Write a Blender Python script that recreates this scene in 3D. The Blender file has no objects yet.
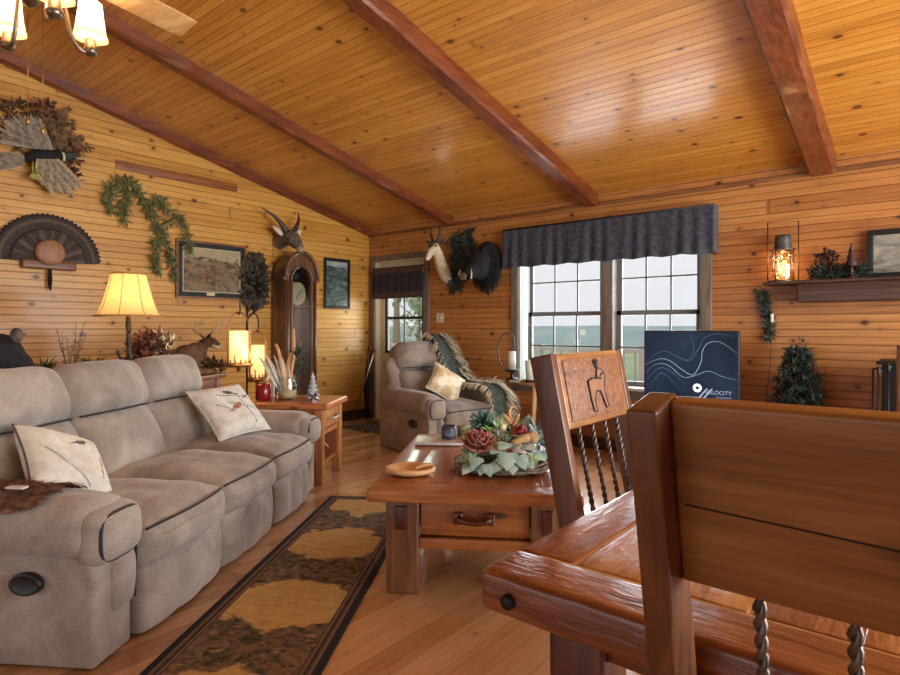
import bpy, math, random
from math import sin, cos, pi, radians as RAD, sqrt, atan2, floor, tan, hypot
from mathutils import Vector as V, Matrix as M, Euler, noise as mnoise

rnd = random.Random(7)
SC = bpy.context.scene
COL = SC.collection

# ------------------------------------------------------------------ camera model (metres; room axes)
# corner of the left wall (x = 0) and back wall (y = 0) is the origin, the room is x > 0, y < 0
CAMX, CAMY, CAMZ = 5.83, -5.395, 1.20
YAW = RAD(39.4)
FPX, HX, HY = 590.0, 450.0, 327.0
RX, RY = cos(YAW), sin(YAW)          # camera right in the room
FX, FY = -sin(YAW), cos(YAW)         # camera forward in the room


def cv(r, d, z=0.0):
    """right / forward distances from the camera -> room point"""
    return V((CAMX + r * RX + d * FX, CAMY + r * RY + d * FY, z))


def pt(px, py, d):
    r = (px - HX) / FPX * d
    return cv(r, d, CAMZ + (HY - py) / FPX * d)


def lw(px, py, off=0.0):
    """point on the left wall"""
    k = (px - HX) / FPX
    d = (off - CAMX) / (k * RX + FX)
    return pt(px, py, d)


def bw(px, py, off=0.0):
    """point on the back wall"""
    k = (px - HX) / FPX
    d = (off - CAMY) / (k * RY + FY)
    return pt(px, py, d)


# ------------------------------------------------------------------ mesh builder
def T(x, y, z):
    return M.Translation((x, y, z))


def R(ax, deg):
    return M.Rotation(RAD(deg), 4, ax)


class MB:
    def __init__(s):
        s.v, s.f, s.mi, s.sm = [], [], [], []

    def add(s, vs, fs, mat=None, mi=0, smooth=False):
        b = len(s.v)
        if mat is None:
            s.v.extend(tuple(p) for p in vs)
        else:
            s.v.extend(tuple(mat @ V(p)) for p in vs)
        for f in fs:
            s.f.append(tuple(i + b for i in f)); s.mi.append(mi); s.sm.append(smooth)
        return s

    def box(s, x0, x1, y0, y1, z0, z1, mat=None, mi=0):
        vs = [(x, y, z) for z in (z0, z1) for y in (y0, y1) for x in (x0, x1)]
        return s.add(vs, [(0, 2, 3, 1), (4, 5, 7, 6), (0, 1, 5, 4), (2, 6, 7, 3), (0, 4, 6, 2), (1, 3, 7, 5)], mat, mi)

    def rbox(s, c, size, r=.01, seg=2, mid=(1, 1, 1), mat=None, mi=0, fn=None):
        """box with rounded edges; fn(p, q) may push points (q = position in -1..1)"""
        h = [a / 2 for a in size]
        r = min(r, min(h) * .999)
        ax = []
        for i in range(3):
            e = [h[i] - r + r * tan(pi / 4 * k / seg) for k in range(1, seg + 1)]
            n = mid[i]
            m_ = [-(h[i] - r) + 2 * (h[i] - r) * k / n for k in range(n + 1)]
            ax.append([-a for a in reversed(e)] + m_ + e)
        idx, vs, fs = {}, [], []

        def vid(p):
            k = tuple(round(a, 6) for a in p)
            if k not in idx:
                q = V([max(-(h[i] - r), min(h[i] - r, p[i])) for i in range(3)])
                d = V(p) - q
                o = q + d.normalized() * r if d.length > 1e-9 else q
                if fn:
                    o = V(fn(o, V([o[i] / h[i] for i in range(3)])))
                idx[k] = len(vs); vs.append(o + V(c))
            return idx[k]
        for i in range(3):
            j, k = (i + 1) % 3, (i + 2) % 3
            for sg in (-1, 1):
                A, B = ax[j], ax[k]
                for a in range(len(A) - 1):
                    for b in range(len(B) - 1):
                        q = []
                        for (aa, bb) in ((a, b), (a + 1, b), (a + 1, b + 1), (a, b + 1)):
                            p = [0, 0, 0]; p[i] = sg * h[i]; p[j] = A[aa]; p[k] = B[bb]
                            q.append(vid(p))
                        fs.append(tuple(q if sg > 0 else reversed(q)))
        return s.add(vs, fs, mat, mi, True)

    def tube(s, pts, rad, n=8, mat=None, mi=0, smooth=True, flat=1.0, cap=True, up=None):
        pts = [V(p) for p in pts]
        if not hasattr(rad, '__len__'):
            rad = [rad] * len(pts)
        vs, fs = [], []
        t0 = (pts[1] - pts[0]).normalized()
        u = V(up) if up else (V((0, 0, 1)) if abs(t0.z) < .9 else V((1, 0, 0)))
        nn = (u - t0 * u.dot(t0)).normalized()
        for i, p in enumerate(pts):
            t = (pts[min(i + 1, len(pts) - 1)] - pts[max(i - 1, 0)])
            t = t.normalized() if t.length > 1e-9 else t0
            nn = nn - t * nn.dot(t)
            nn = nn.normalized() if nn.length > 1e-6 else t.orthogonal().normalized()
            b = t.cross(nn)
            for k in range(n):
                a = 2 * pi * k / n
                vs.append(p + (nn * cos(a) * flat + b * sin(a)) * rad[i])
        for i in range(len(pts) - 1):
            for k in range(n):
                a, b_ = i * n + k, i * n + (k + 1) % n
                fs.append((a, b_, b_ + n, a + n))
        s.add(vs, fs, mat, mi, smooth)
        if cap:
            b0 = len(s.v) - len(vs)
            s.f.append(tuple(b0 + k for k in reversed(range(n)))); s.mi.append(mi); s.sm.append(False)
            b1 = len(s.v) - n
            s.f.append(tuple(b1 + k for k in range(n))); s.mi.append(mi); s.sm.append(False)
        return s

    def lathe(s, prof, n=20, mat=None, mi=0, smooth=True, wob=None):
        vs, fs = [], []
        for (r, z) in prof:
            for k in range(n):
                a = 2 * pi * k / n
                rr = max(r, 1e-4) * (wob(a, z) if wob else 1)
                vs.append((rr * cos(a), rr * sin(a), z))
        for i in range(len(prof) - 1):
            for k in range(n):
                a, b = i * n + k, i * n + (k + 1) % n
                fs.append((a, b, b + n, a + n))
        return s.add(vs, fs, mat, mi, smooth)

    def ell(s, c, rad, nu=14, nv=10, mat=None, mi=0, fn=None):
        if not hasattr(rad, '__len__'):
            rad = (rad,) * 3
        vs, fs = [(c[0], c[1], c[2] - rad[2])], []
        for j in range(1, nv):
            t = -pi / 2 + pi * j / nv
            for i in range(nu):
                a = 2 * pi * i / nu
                vs.append((c[0] + rad[0] * cos(t) * cos(a), c[1] + rad[1] * cos(t) * sin(a), c[2] + rad[2] * sin(t)))
        vs.append((c[0], c[1], c[2] + rad[2]))
        for i in range(nu):
            fs.append((0, 1 + (i + 1) % nu, 1 + i))
            for j in range(nv - 2):
                a = 1 + j * nu + i; b = 1 + j * nu + (i + 1) % nu
                fs.append((a, b, b + nu, a + nu))
            a = 1 + (nv - 2) * nu
            fs.append((a + i, a + (i + 1) % nu, len(vs) - 1))
        if fn:
            vs = [fn(V(p)) for p in vs]
        return s.add(vs, fs, mat, mi, True)

    def prism(s, poly, z0, z1, mat=None, mi=0, smooth=False):
        n = len(poly)
        vs = [(x, y, z0) for x, y in poly] + [(x, y, z1) for x, y in poly]
        fs = [tuple(reversed(range(n))), tuple(range(n, 2 * n))]
        fs += [(i, (i + 1) % n, n + (i + 1) % n, n + i) for i in range(n)]
        return s.add(vs, fs, mat, mi, smooth)

    def leaf(s, base, d, up, L, W, bend=.2, mi=0, seg=3, prof=None, th=0.0):
        """leaf / feather blade: starts at base, runs along d, bends against up"""
        d = V(d).normalized(); up = V(up)
        sd = d.cross(up)
        if sd.length < 1e-4:
            sd = d.orthogonal()
        sd.normalize(); up = sd.cross(d).normalized()
        vs, fs = [], []
        for i in range(seg + 1):
            t = i / seg
            w = W * (prof(t) if prof else sin(pi * min(1, .12 + t * .86)))
            c = V(base) + d * L * t - up * bend * L * t * t
            vs += [c - sd * w / 2, c + up * w * .12, c + sd * w / 2]
        for i in range(seg):
            a = i * 3
            fs += [(a, a + 1, a + 4, a + 3), (a + 1, a + 2, a + 5, a + 4)]
        return s.add(vs, fs, None, mi, True)

    def grid(s, fn, nu, nv, mat=None, mi=0, smooth=True, mif=None):
        vs = [fn(i / nu, j / nv) for j in range(nv + 1) for i in range(nu + 1)]
        b = len(s.v)
        fs = []
        for j in range(nv):
            for i in range(nu):
                a = j * (nu + 1) + i
                fs.append((a, a + 1, a + nu + 2, a + nu + 1))
        s.add(vs, fs, mat, mi, smooth)
        if mif:
            k = len(s.mi) - nu * nv
            for j in range(nv):
                for i in range(nu):
                    s.mi[k + j * nu + i] = mif((i + .5) / nu, (j + .5) / nv)
        return s

    def build(s, name, mat, parent=None, loc=None, rotz=0, mods=None):
        me = bpy.data.meshes.new(name)
        me.from_pydata([tuple(p) for p in s.v], [], s.f)
        me.polygons.foreach_set('material_index', s.mi)
        me.polygons.foreach_set('use_smooth', s.sm)
        me.update()
        for m in (mat if isinstance(mat, (list, tuple)) else [mat]):
            me.materials.append(m)
        o = bpy.data.objects.new(name, me)
        COL.objects.link(o)
        if parent is not None:
            o.parent = parent
        if loc is not None:
            o.location = loc
        o.rotation_euler = (0, 0, rotz)
        for (t, kw) in (mods or []):
            md = o.modifiers.new(t.lower(), t)
            for k, v_ in kw.items():
                setattr(md, k, v_)
        return o


FUSE = lambda vox, sm=6: [('REMESH', dict(mode='VOXEL', voxel_size=vox, use_smooth_shade=True)), ('SMOOTH', dict(factor=.5, iterations=sm))]


def thing(name, label, cat, loc=(0, 0, 0), rotz=0, group=None):
    o = bpy.data.objects.new(name, None)
    COL.objects.link(o)
    o.location = loc; o.rotation_euler = (0, 0, rotz); o.empty_display_size = .05
    return tag(o, label, cat, group)


def tag(o, label, cat, group=None):
    o['label'] = label; o['category'] = cat
    if group:
        o['group'] = group
    return o


def struct(o):
    o['kind'] = 'structure'
    return o


def dup(root, loc=None, rotz=None, label=None):
    r = root.copy(); COL.objects.link(r)
    if loc is not None:
        r.location = loc
    if rotz is not None:
        r.rotation_euler = (0, 0, rotz)
    if label:
        r['label'] = label
    for ch in list(root.children):
        c = ch.copy(); COL.objects.link(c); c.parent = r
        for g in list(ch.children):
            d = g.copy(); COL.objects.link(d); d.parent = c
    return r


def smoothpts(pts, k=6):
    """Catmull-Rom through pts"""
    pts = [V(p) for p in pts]
    P = [pts[0] * 2 - pts[1]] + pts + [pts[-1] * 2 - pts[-2]]
    out = []
    for i in range(1, len(P) - 2):
        for j in range(k):
            t = j / k
            a, b, c, d = P[i - 1], P[i], P[i + 1], P[i + 2]
            out.append(.5 * ((2 * b) + (c - a) * t + (2 * a - 5 * b + 4 * c - d) * t * t + (3 * b - a - 3 * c + d) * t ** 3))
    out.append(pts[-1])
    return out


def lerp(a, b, t):
    return a + (b - a) * t


def taper(n, *stops):
    """radii list of n values through the stops"""
    out = []
    for i in range(n):
        t = i / (n - 1) * (len(stops) - 1); k = min(int(t), len(stops) - 2)
        out.append(lerp(stops[k], stops[k + 1], t - k))
    return out


# ------------------------------------------------------------------ materials
def lin(c):
    def f(x):
        x /= 255.0
        return x / 12.92 if x <= .04045 else ((x + .055) / 1.055) ** 2.4
    return (f(c[0]), f(c[1]), f(c[2]), 1.0)


class NT:
    def __init__(s, name):
        s.m = bpy.data.materials.new(name); s.m.use_nodes = True
        s.t = s.m.node_tree; s.b = s.t.nodes['Principled BSDF']; s.out = s.t.nodes['Material Output']

    def n(s, typ, ins=None, **kw):
        o = s.t.nodes.new(typ)
        for k, v_ in kw.items():
            setattr(o, k, v_)
        for k, v_ in (ins or {}).items():
            s.set(o.inputs[k], v_)
        return o

    def set(s, sock, v_):
        if isinstance(v_, bpy.types.NodeSocket):
            s.t.links.new(v_, sock)
        else:
            sock.default_value = v_

    def math(s, op, a, b=0.0, c=0.0, clamp=False):
        o = s.n('ShaderNodeMath', operation=op, use_clamp=clamp)
        s.set(o.inputs[0], a); s.set(o.inputs[1], b); s.set(o.inputs[2], c)
        return o.outputs[0]

    def ss(s, x, lo, hi):
        o = s.n('ShaderNodeMapRange', {'Value': x, 'From Min': lo, 'From Max': hi}, interpolation_type='SMOOTHSTEP')
        return o.outputs['Result']

    def mix(s, f, a, b, bt='MIX'):
        o = s.n('ShaderNodeMix', data_type='RGBA', blend_type=bt)
        s.set(o.inputs[0], f); s.set(o.inputs[6], a); s.set(o.inputs[7], b)
        return o.outputs[2]

    def ramp(s, f, stops):
        o = s.n('ShaderNodeValToRGB'); s.set(o.inputs[0], f)
        el = o.color_ramp.elements
        while len(el) < len(stops):
            el.new(.5)
        for e, (p, c) in zip(el, stops):
            e.position = p; e.color = lin(c)
        return o.outputs[0]

    def xyz(s, x, y, z=0.0):
        o = s.n('ShaderNodeCombineXYZ'); s.set(o.inputs[0], x); s.set(o.inputs[1], y); s.set(o.inputs[2], z)
        return o.outputs[0]

    def noise(s, vec, scale, det=3.0, dist=0.0, rough=.5):
        o = s.n('ShaderNodeTexNoise', {'Vector': vec, 'Scale': scale, 'Detail': det, 'Distortion': dist, 'Roughness': rough})
        return o.outputs['Fac']

    def obj(s):
        return s.n('ShaderNodeTexCoord').outputs['Object']

    def sep(s, vec):
        o = s.n('ShaderNodeSeparateXYZ'); s.set(o.inputs[0], vec)
        return o.outputs

    def bump(s, h, st=.3, dist=.01):
        o = s.n('ShaderNodeBump', {'Height': h, 'Strength': st, 'Distance': dist})
        s.t.links.new(o.outputs[0], s.b.inputs['Normal'])

    def p(s, **kw):
        mp = dict(col='Base Color', rough='Roughness', metal='Metallic', coat='Coat Weight', coatr='Coat Roughness', sheen='Sheen Weight',
                  spec='Specular IOR Level', emc='Emission Color', em='Emission Strength', trans='Transmission Weight', alpha='Alpha',
                  sub='Subsurface Weight')
        for k, v_ in kw.items():
            s.set(s.b.inputs[mp[k]], v_)
        return s.m


def plain(name, c, rough=.6, var=.12, scale=30.0, bump=0.0, bs=60.0, **kw):
    """one colour with a faint mottling"""
    t = NT(name); o = t.obj()
    n = t.noise(o, scale, 3)
    c1 = tuple(max(0, a * (1 - var)) for a in c); c2 = tuple(min(255, a * (1 + var)) for a in c)
    t.p(col=t.ramp(n, [(.25, c1), (.75, c2)]), rough=rough, **kw)
    if bump:
        t.bump(t.noise(o, bs, 4), bump, .004)
    return t.m


def two(name, c1, c2, scale, rough=.7, det=4, lo=.35, hi=.65, stretch=(1, 1, 1), bump=.2, dist=0.0, **kw):
    t = NT(name); o = t.obj()
    mp = t.n('ShaderNodeMapping', {'Vector': o, 'Scale': stretch}).outputs[0]
    n = t.noise(mp, scale, det, dist)
    t.p(col=t.ramp(n, [(lo, c1), (hi, c2)]), rough=rough, **kw)
    if bump:
        t.bump(n, bump, .006)
    return t.m


def glow(name, c, st):
    t = NT(name)
    t.p(col=lin(c), emc=lin(c), em=st, rough=.5)
    return t.m


def wood(name, cols, ax=0, rough=.4, coat=0.0, scale=1.0, bump=.12, knots=0.0, wear=0.0, wearc=(60, 25, 12)):
    """solid timber, grain along local axis ax"""
    t = NT(name); o = t.obj()
    st = [9.0 * scale] * 3; st[ax] = .9 * scale
    mp = t.n('ShaderNodeMapping', {'Vector': o, 'Scale': st}).outputs[0]
    g = t.noise(mp, 2.2, 5, 1.2)
    st2 = [70.0 * scale] * 3; st2[ax] = 3.0 * scale
    mp2 = t.n('ShaderNodeMapping', {'Vector': o, 'Scale': st2}).outputs[0]
    g2 = t.noise(mp2, 2.0, 3, .4)
    f = t.math('MULTIPLY_ADD', g2, .28, t.math('MULTIPLY', g, .8))
    col = t.ramp(f, [(.3, cols[0]), (.52, cols[1]), (.74, cols[2])])
    if knots:
        st3 = [7.0] * 3; st3[ax] = 3.2
        mp3 = t.n('ShaderNodeMapping', {'Vector': o, 'Scale': st3}).outputs[0]
        vo = t.n('ShaderNodeTexVoronoi', {'Vector': mp3, 'Scale': 1.0})
        k = t.ss(vo.outputs['Distance'], .16, .06)
        col = t.mix(t.math('MULTIPLY', k, knots), col, lin((50, 24, 12)))
    if wear:
        w = t.ss(t.noise(o, 7.0, 5, .6), .56, .72)
        col = t.mix(t.math('MULTIPLY', w, wear), col, lin(wearc))
    t.p(col=col, rough=rough, coat=coat, coatr=.12)
    h = f
    if bump > .2:
        st4 = [70.0] * 3; st4[ax] = 22.0
        h = t.math('MULTIPLY_ADD', t.noise(t.n('ShaderNodeMapping', {'Vector': o, 'Scale': st4}).outputs[0], 1.0, 4, .5), .9, f)
    t.bump(h, bump, .004)
    return t.m


def boards(name, ua, va, w, L, cols, rough=.45, coat=0.0, bead=True, gd=.75, tone=.5, kn=1.0, gw=.05, knc=(70, 32, 12), off=0.0, bstr=.5):
    """tongue-and-groove boards: length along axis ua, width along axis va (object coordinates = room coordinates)"""
    t = NT(name); s = t.sep(t.obj())
    u, v_ = s[ua], t.math('ADD', s[va], off + 40.0)
    vb = t.math('DIVIDE', v_, w); bi = t.math('FLOOR', vb); fr = t.math('FRACT', vb)
    r1 = t.n('ShaderNodeTexWhiteNoise', {'W': bi}, noise_dimensions='1D').outputs['Value']
    us = t.math('ADD', t.math('DIVIDE', u, L), t.math('MULTIPLY', r1, 9.0)); si = t.math('FLOOR', us)
    wn = t.n('ShaderNodeTexWhiteNoise', {'Vector': t.xyz(bi, si, 3.0)}, noise_dimensions='3D')
    r2 = wn.outputs['Value']
    g = t.noise(t.xyz(t.math('MULTIPLY_ADD', u, .9, t.math('MULTIPLY', r2, 37.0)), t.math('MULTIPLY', v_, 16.0), t.math('MULTIPLY', r2, 11.0)), 2.0, 5, 1.0)
    g2 = t.noise(t.xyz(t.math('MULTIPLY', u, 3.0), t.math('MULTIPLY', v_, 80.0), r2), 2.0, 3, .3)
    f = t.math('ADD', t.math('MULTIPLY', g, .62), t.math('MULTIPLY', g2, .22))
    f = t.math('ADD', f, t.math('MULTIPLY', t.math('SUBTRACT', r2, .5), tone))
    col = t.ramp(f, [(.12, cols[0]), (.42, cols[1]), (.72, cols[2])])
    if kn:
        vo = t.n('ShaderNodeTexVoronoi', {'Vector': t.xyz(t.math('DIVIDE', u, .34), t.math('DIVIDE', v_, .24), 0.0), 'Scale': 1.0}, voronoi_dimensions='2D')
        cs = t.n('ShaderNodeSeparateColor'); t.set(cs.inputs[0], vo.outputs['Color'])
        sz = t.math('MULTIPLY_ADD', cs.outputs[0], .085, -.012)
        k = t.ss(t.math('SUBTRACT', vo.outputs['Distance'], sz), .03, -.012)
        halo = t.ss(t.math('SUBTRACT', vo.outputs['Distance'], sz), .16, 0.0)
        col = t.mix(t.math('MULTIPLY', halo, .35 * kn), col, lin(cols[0]))
        col = t.mix(t.math('MULTIPLY', k, .9 * kn), col, lin(knc))
    e = t.math('MINIMUM', fr, t.math('SUBTRACT', 1.0, fr))
    gr = t.ss(e, gw, gw * .25)
    if bead:
        gr = t.math('MAXIMUM', gr, t.math('MULTIPLY', t.ss(t.math('ABSOLUTE', t.math('SUBTRACT', fr, .5)), gw * .8, gw * .2), .75))
    fu = t.math('FRACT', us); eu = t.math('MINIMUM', fu, t.math('SUBTRACT', 1.0, fu))
    gr = t.math('MAXIMUM', gr, t.math('MULTIPLY', t.ss(eu, .0025, .0008), .6))
    col = t.mix(t.math('MULTIPLY', gr, gd), col, lin((52, 24, 8)))
    t.p(col=col, rough=rough, coat=coat, coatr=.15)
    t.bump(t.math('SUBTRACT', t.math('MULTIPLY', f, .12), gr), bstr, .006)
    return t.m


def glass(name, refl=.06, tint=(255, 255, 255)):
    t = NT(name)
    tr = t.n('ShaderNodeBsdfTransparent', {'Color': lin(tint)}); gl = t.n('ShaderNodeBsdfGlossy', {'Roughness': .03})
    fr = t.n('ShaderNodeLayerWeight', {'Blend': .25})
    f = t.math('MULTIPLY_ADD', fr.outputs['Fresnel'], .5, refl, clamp=True)
    mx = t.n('ShaderNodeMixShader'); t.set(mx.inputs[0], f); t.set(mx.inputs[1], tr.outputs[0]); t.set(mx.inputs[2], gl.outputs[0])
    t.t.links.new(mx.outputs[0], t.out.inputs['Surface'])
    return t.m

# ------------------------------------------------------------------ shared materials
MT = {}
MT['wall_l'] = boards('pine_wall_boards', 1, 2, .118, 9.0, [(158, 98, 34), (200, 142, 58), (218, 166, 82)], rough=.42, coat=.15, tone=.24, gd=.6)
MT['wall_b'] = boards('pine_wall_boards_red', 0, 2, .118, 9.0, [(130, 74, 34), (174, 112, 56), (200, 142, 78)], rough=.42, coat=.15, tone=.24, gd=.6)
MT['wall_r'] = boards('pine_wall_boards_side', 1, 2, .118, 9.0, [(158, 92, 36), (206, 140, 66), (228, 172, 96)], rough=.45, tone=.34, gd=.6)
MT['ceil'] = boards('pine_ceiling_boards', 0, 1, .064, 11.0, [(152, 90, 30), (196, 130, 50), (214, 156, 74)], rough=.34, coat=.3, tone=.2, gd=.42, kn=.9, bead=False, gw=.07)
MT['floor'] = boards('oak_floor_boards', 1, 0, .125, 1.9, [(158, 110, 70), (194, 146, 102), (212, 170, 128)], rough=.22, coat=.35, tone=.4, gd=.35, bead=False, kn=.35, gw=.02, bstr=.12)
MT['beam'] = wood('beam_wood', [(62, 27, 12), (108, 52, 24), (138, 74, 36)], ax=1, rough=.38, coat=.15, scale=1.2, knots=.7)
MT['trimw'] = wood('dark_trim_wood', [(88, 50, 28), (122, 76, 44), (146, 98, 60)], ax=0, rough=.45)
MT['trimy'] = wood('dark_plank_wood', [(92, 48, 18), (140, 82, 34), (170, 108, 52)], ax=1, rough=.45)
MT['base'] = plain('baseboard_brown', (62, 36, 20), .5)
MT['casing'] = wood('grey_brown_casing', [(86, 74, 64), (112, 100, 88), (132, 120, 106)], ax=2, rough=.5, bump=.05)
MT['white'] = plain('white_vinyl', (206, 206, 196), .4, .03)
MT['sashd'] = plain('sash_grey', (112, 112, 110), .45, .05)
MT['sashk'] = plain('sash_dark', (52, 46, 44), .45, .05)
MT['cream'] = plain('cream_paint', (206, 190, 154), .5, .04)
MT['glass'] = glass('window_glass', .0)
MT['iron'] = plain('black_iron', (26, 24, 24), .5, .15, metal=.4)
MT['brass'] = plain('aged_brass', (150, 112, 56), .35, .1, metal=.9)
MT['pewter'] = plain('aged_pewter', (120, 104, 88), .35, .15, metal=.9)

# ------------------------------------------------------------------ room shell
EAVE, SL, RIDGE, REAR, RIGHT = 2.50, .23, -5.3, -9.3, 8.2


def cz(y):
    return EAVE - SL * y if y > RIDGE else EAVE - SL * RIDGE + SL * (y - RIDGE)


struct(MB().box(-.16, RIGHT + .16, REAR - .16, .16, -.12, 0).build('floor', MT['floor']))

# gable walls (profile in y, z extruded along x)
def gable(name, x0, x1, mat, hole=None):
    mb = MB()
    RZ = M(((0, 0, 1, 0), (1, 0, 0, 0), (0, 1, 0, 0), (0, 0, 0, 1)))
    if not hole:
        mb.prism([(REAR, 0), (0, 0), (0, cz(0)), (RIDGE, cz(RIDGE)), (REAR, cz(REAR))], x0, x1, RZ)
    else:
        a, b, z0, z1 = hole
        mb.prism([(REAR, 0), (a, 0), (a, cz(a)), (RIDGE, cz(RIDGE)), (REAR, cz(REAR))], x0, x1, RZ)
        mb.prism([(b, 0), (0, 0), (0, cz(0)), (b, cz(b))], x0, x1, RZ)
        mb.prism([(a, 0), (b, 0), (b, z0), (a, z0)], x0, x1, RZ)
        mb.prism([(a, z1), (b, z1), (b, cz(b)), (a, cz(a))], x0, x1, RZ)
    return struct(mb.build(name, mat))


gable('wall_left', -.16, 0, MT['wall_l'])
gable('wall_right', RIGHT, RIGHT + .16, MT['wall_r'], (-4.6, -.6, .08, 2.2))

# back wall with door and window openings
DX0, DX1, DZ = .115, 1.0, 2.055
WX0, WX1, WZ0, WZ1 = 2.36, 4.25, .62, 2.05
mb = MB()
for (x0, x1, z0, z1) in ((-.16, DX0, 0, EAVE), (DX0, DX1, DZ, EAVE), (DX1, WX0, 0, EAVE), (WX0, WX1, 0, WZ0), (WX0, WX1, WZ1, EAVE), (WX1, RIGHT + .16, 0, EAVE)):
    mb.box(x0, x1, 0, .16, z0, z1)
struct(mb.build('wall_back', MT['wall_b']))
# rear wall behind the camera, wide patio opening added to let fill light in
mb = MB()
ze = cz(REAR)
for (x0, x1, z0, z1) in ((-.16, .8, 0, ze), (.8, 7.4, 2.25, ze), (7.4, RIGHT + .16, 0, ze)):
    mb.box(x0, x1, REAR - .16, REAR, z0, z1)
struct(mb.build('wall_rear', MT['wall_b']))
# ceiling: two slopes
mb = MB()
def slab(y0, y1):
    z0, z1 = cz(y0), cz(y1)
    vs = [(x, y, z + dz) for dz in (0, .12) for (y, z) in ((y0, z0), (y1, z1)) for x in (-.16, RIGHT + .16)]
    mb.add(vs, [(0, 2, 3, 1), (4, 5, 7, 6), (0, 1, 5, 4), (2, 6, 7, 3), (0, 4, 6, 2), (1, 3, 7, 5)])
slab(RIDGE, .0); slab(REAR - .16, RIDGE)
mb.box(-.16, RIGHT + .16, 0, .16, EAVE, EAVE + .12)
struct(mb.build('ceiling', MT['ceil']))


def beam(x0, x1, dep, y1=-.02, jag=.004):
    mb = MB()
    n = 40; vs, fs = [], []
    for i in range(n + 1):
        y = lerp(RIDGE + .02, y1, i / n); z = cz(y)
        j = [rnd.uniform(-jag, jag) for _ in range(4)]
        c = .018
        vs += [(x0 + j[0], y, z + .02), (x0 + j[0], y, z - dep + c), (x0 + c, y, z - dep + j[1]), (x1 - c, y, z - dep + j[2]), (x1 + j[3], y, z - dep + c), (x1 + j[3], y, z + .02)]
    for i in range(n):
        for k in range(5):
            a = i * 6 + k
            fs.append((a, a + 1, a + 7, a + 6))
    fs.append((0, 1, 2, 3, 4, 5)); fs.append(tuple(n * 6 + k for k in (5, 4, 3, 2, 1, 0)))
    mb.add(vs, fs)
    return struct(mb.build('ceiling_beam', MT['beam']))


beam(0.0, .07, .10, -.005, .002)
beam(1.33, 1.45, .10)
beam(3.14, 3.29, .12)
beam(5.07, 5.25, .14, -.05)
beam(6.92, 7.1, .15, -.06)

# trims
struct(MB().rbox((RIGHT / 2, -.009, 2.405), (RIGHT - .02, .018, .035), .004).build('trim_1', MT['trimw']))
mb = MB()
mb.rbox((.006, -2.54, 2.70), (.012, 1.22, .085), .003)
struct(mb.build('trim_2', MT['trimy']))
struct(MB().rbox((.009, REAR / 2 + 0, .06), (.018, -REAR - .04, .12), .004).build('baseboard_left', MT['base']))
mb = MB()
for (x0, x1) in ((.02, DX0 - .09), (DX1 + .09, RIGHT - .02)):
    mb.rbox(((x0 + x1) / 2, -.009, .06), (x1 - x0, .018, .12), .004)
struct(mb.build('baseboard_back', MT['base']))

# ---- door_1 : narrow glazed door in the back wall
d = struct(thing('door_1', 'narrow glazed door with a dark shade beside the recliner', 'door', ((DX0 + DX1) / 2, 0, 0)))
del d['category']
w = DX1 - DX0
mb = MB()
for sx in (-1, 1):
    mb.rbox((sx * (w / 2 + .036), -.009, DZ / 2), (.075, .02, DZ), .004)
mb.rbox((0, -.009, DZ + .0385), (w + .147, .022, .075), .004)
mb.build('casing', MT['casing'], d)
mb = MB()
for sx in (-1, 1):
    mb.box(sx * w / 2 - .012 if sx > 0 else -w / 2, w / 2 if sx > 0 else -w / 2 + .012, .004, .155, 0, DZ)
mb.box(-w / 2 + .012, w / 2 - .012, .004, .155, DZ - .012, DZ - .0005)
mb.build('jamb', MT['cream'], d)
hw = w / 2 - .014
mb = MB()
mb.box(-hw, -hw + .085, .085, .125, .02, DZ - .015); mb.box(hw - .085, hw, .085, .125, .02, DZ - .015)
mb.box(-hw + .085, hw - .085, .086, .124, .02, .86); mb.box(-hw + .085, hw - .085, .086, .124, 1.88, DZ - .015)
mb.rbox((0, .084, .45), (.5, .012, .6), .005)
mb.build('door_panel', MT['cream'], d)
mb = MB()
gx = hw - .085
mb.box(-gx, -gx + .05, .09, .12, .86, 1.88); mb.box(gx - .03, gx, .09, .12, .86, 1.88)
mb.box(-gx, gx, .09, .12, .86, .89); mb.box(-gx, gx, .09, .12, 1.85, 1.88)
mb.box(-gx, gx, .092, .118, 1.30, 1.335)
mb.box(-.008, .012, .095, .115, .86, 1.88)
mb.build('sash', MT['sashk'], d)
MB().box(-gx + .05, gx - .03, .103, .108, .87, 1.87).build('pane', MT['glass'], d)
mb = MB(); mb.ell((hw - .045, .055, 1.0), (.028, .028, .028)); mb.tube([(hw - .045, .085, 1.0), (hw - .045, .055, 1.0)], .012)
mb.build('handle', MT['brass'], d)

# ---- window_1 : twin double-hung window
wn = struct(thing('window_1', 'twin double-hung window looking out to hills', 'window', (WX0, 0, 0)))
del wn['category']
W = WX1 - WX0
mb = MB()
for x in (-.045, W + .045):
    mb.rbox((x, -.01, (WZ0 + WZ1) / 2), (.09, .022, WZ1 - WZ0 - .03), .005)
mb.rbox((W / 2, -.01, WZ1 + .037), (W + .18, .024, .1), .005)
mb.rbox((W / 2, -.01, WZ0 - .06), (W + .16, .022, .09), .005)
mb.build('window_frame', MT['casing'], wn)
mb = MB()
mb.box(0, .014, 0, .155, WZ0, WZ1); mb.box(W - .014, W, 0, .155, WZ0, WZ1); mb.box(0, W, 0, .155, WZ1 - .014, WZ1)
mb.build('jamb', plain('pale_jamb', (150, 156, 146), .5, .04), wn)
MB().rbox((W / 2, .06, WZ0 - .004), (W + .16, .26, .03), .008).build('window_sill', MT['white'], wn)
xm0, xm1 = 3.295 - WX0, 3.425 - WX0
MB().rbox(((xm0 + xm1) / 2, .07, (WZ0 + WZ1) / 2), (xm1 - xm0, .13, WZ1 - WZ0 - .03), .005).build('mullion', MT['casing'], wn)
zm = 1.335
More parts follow.
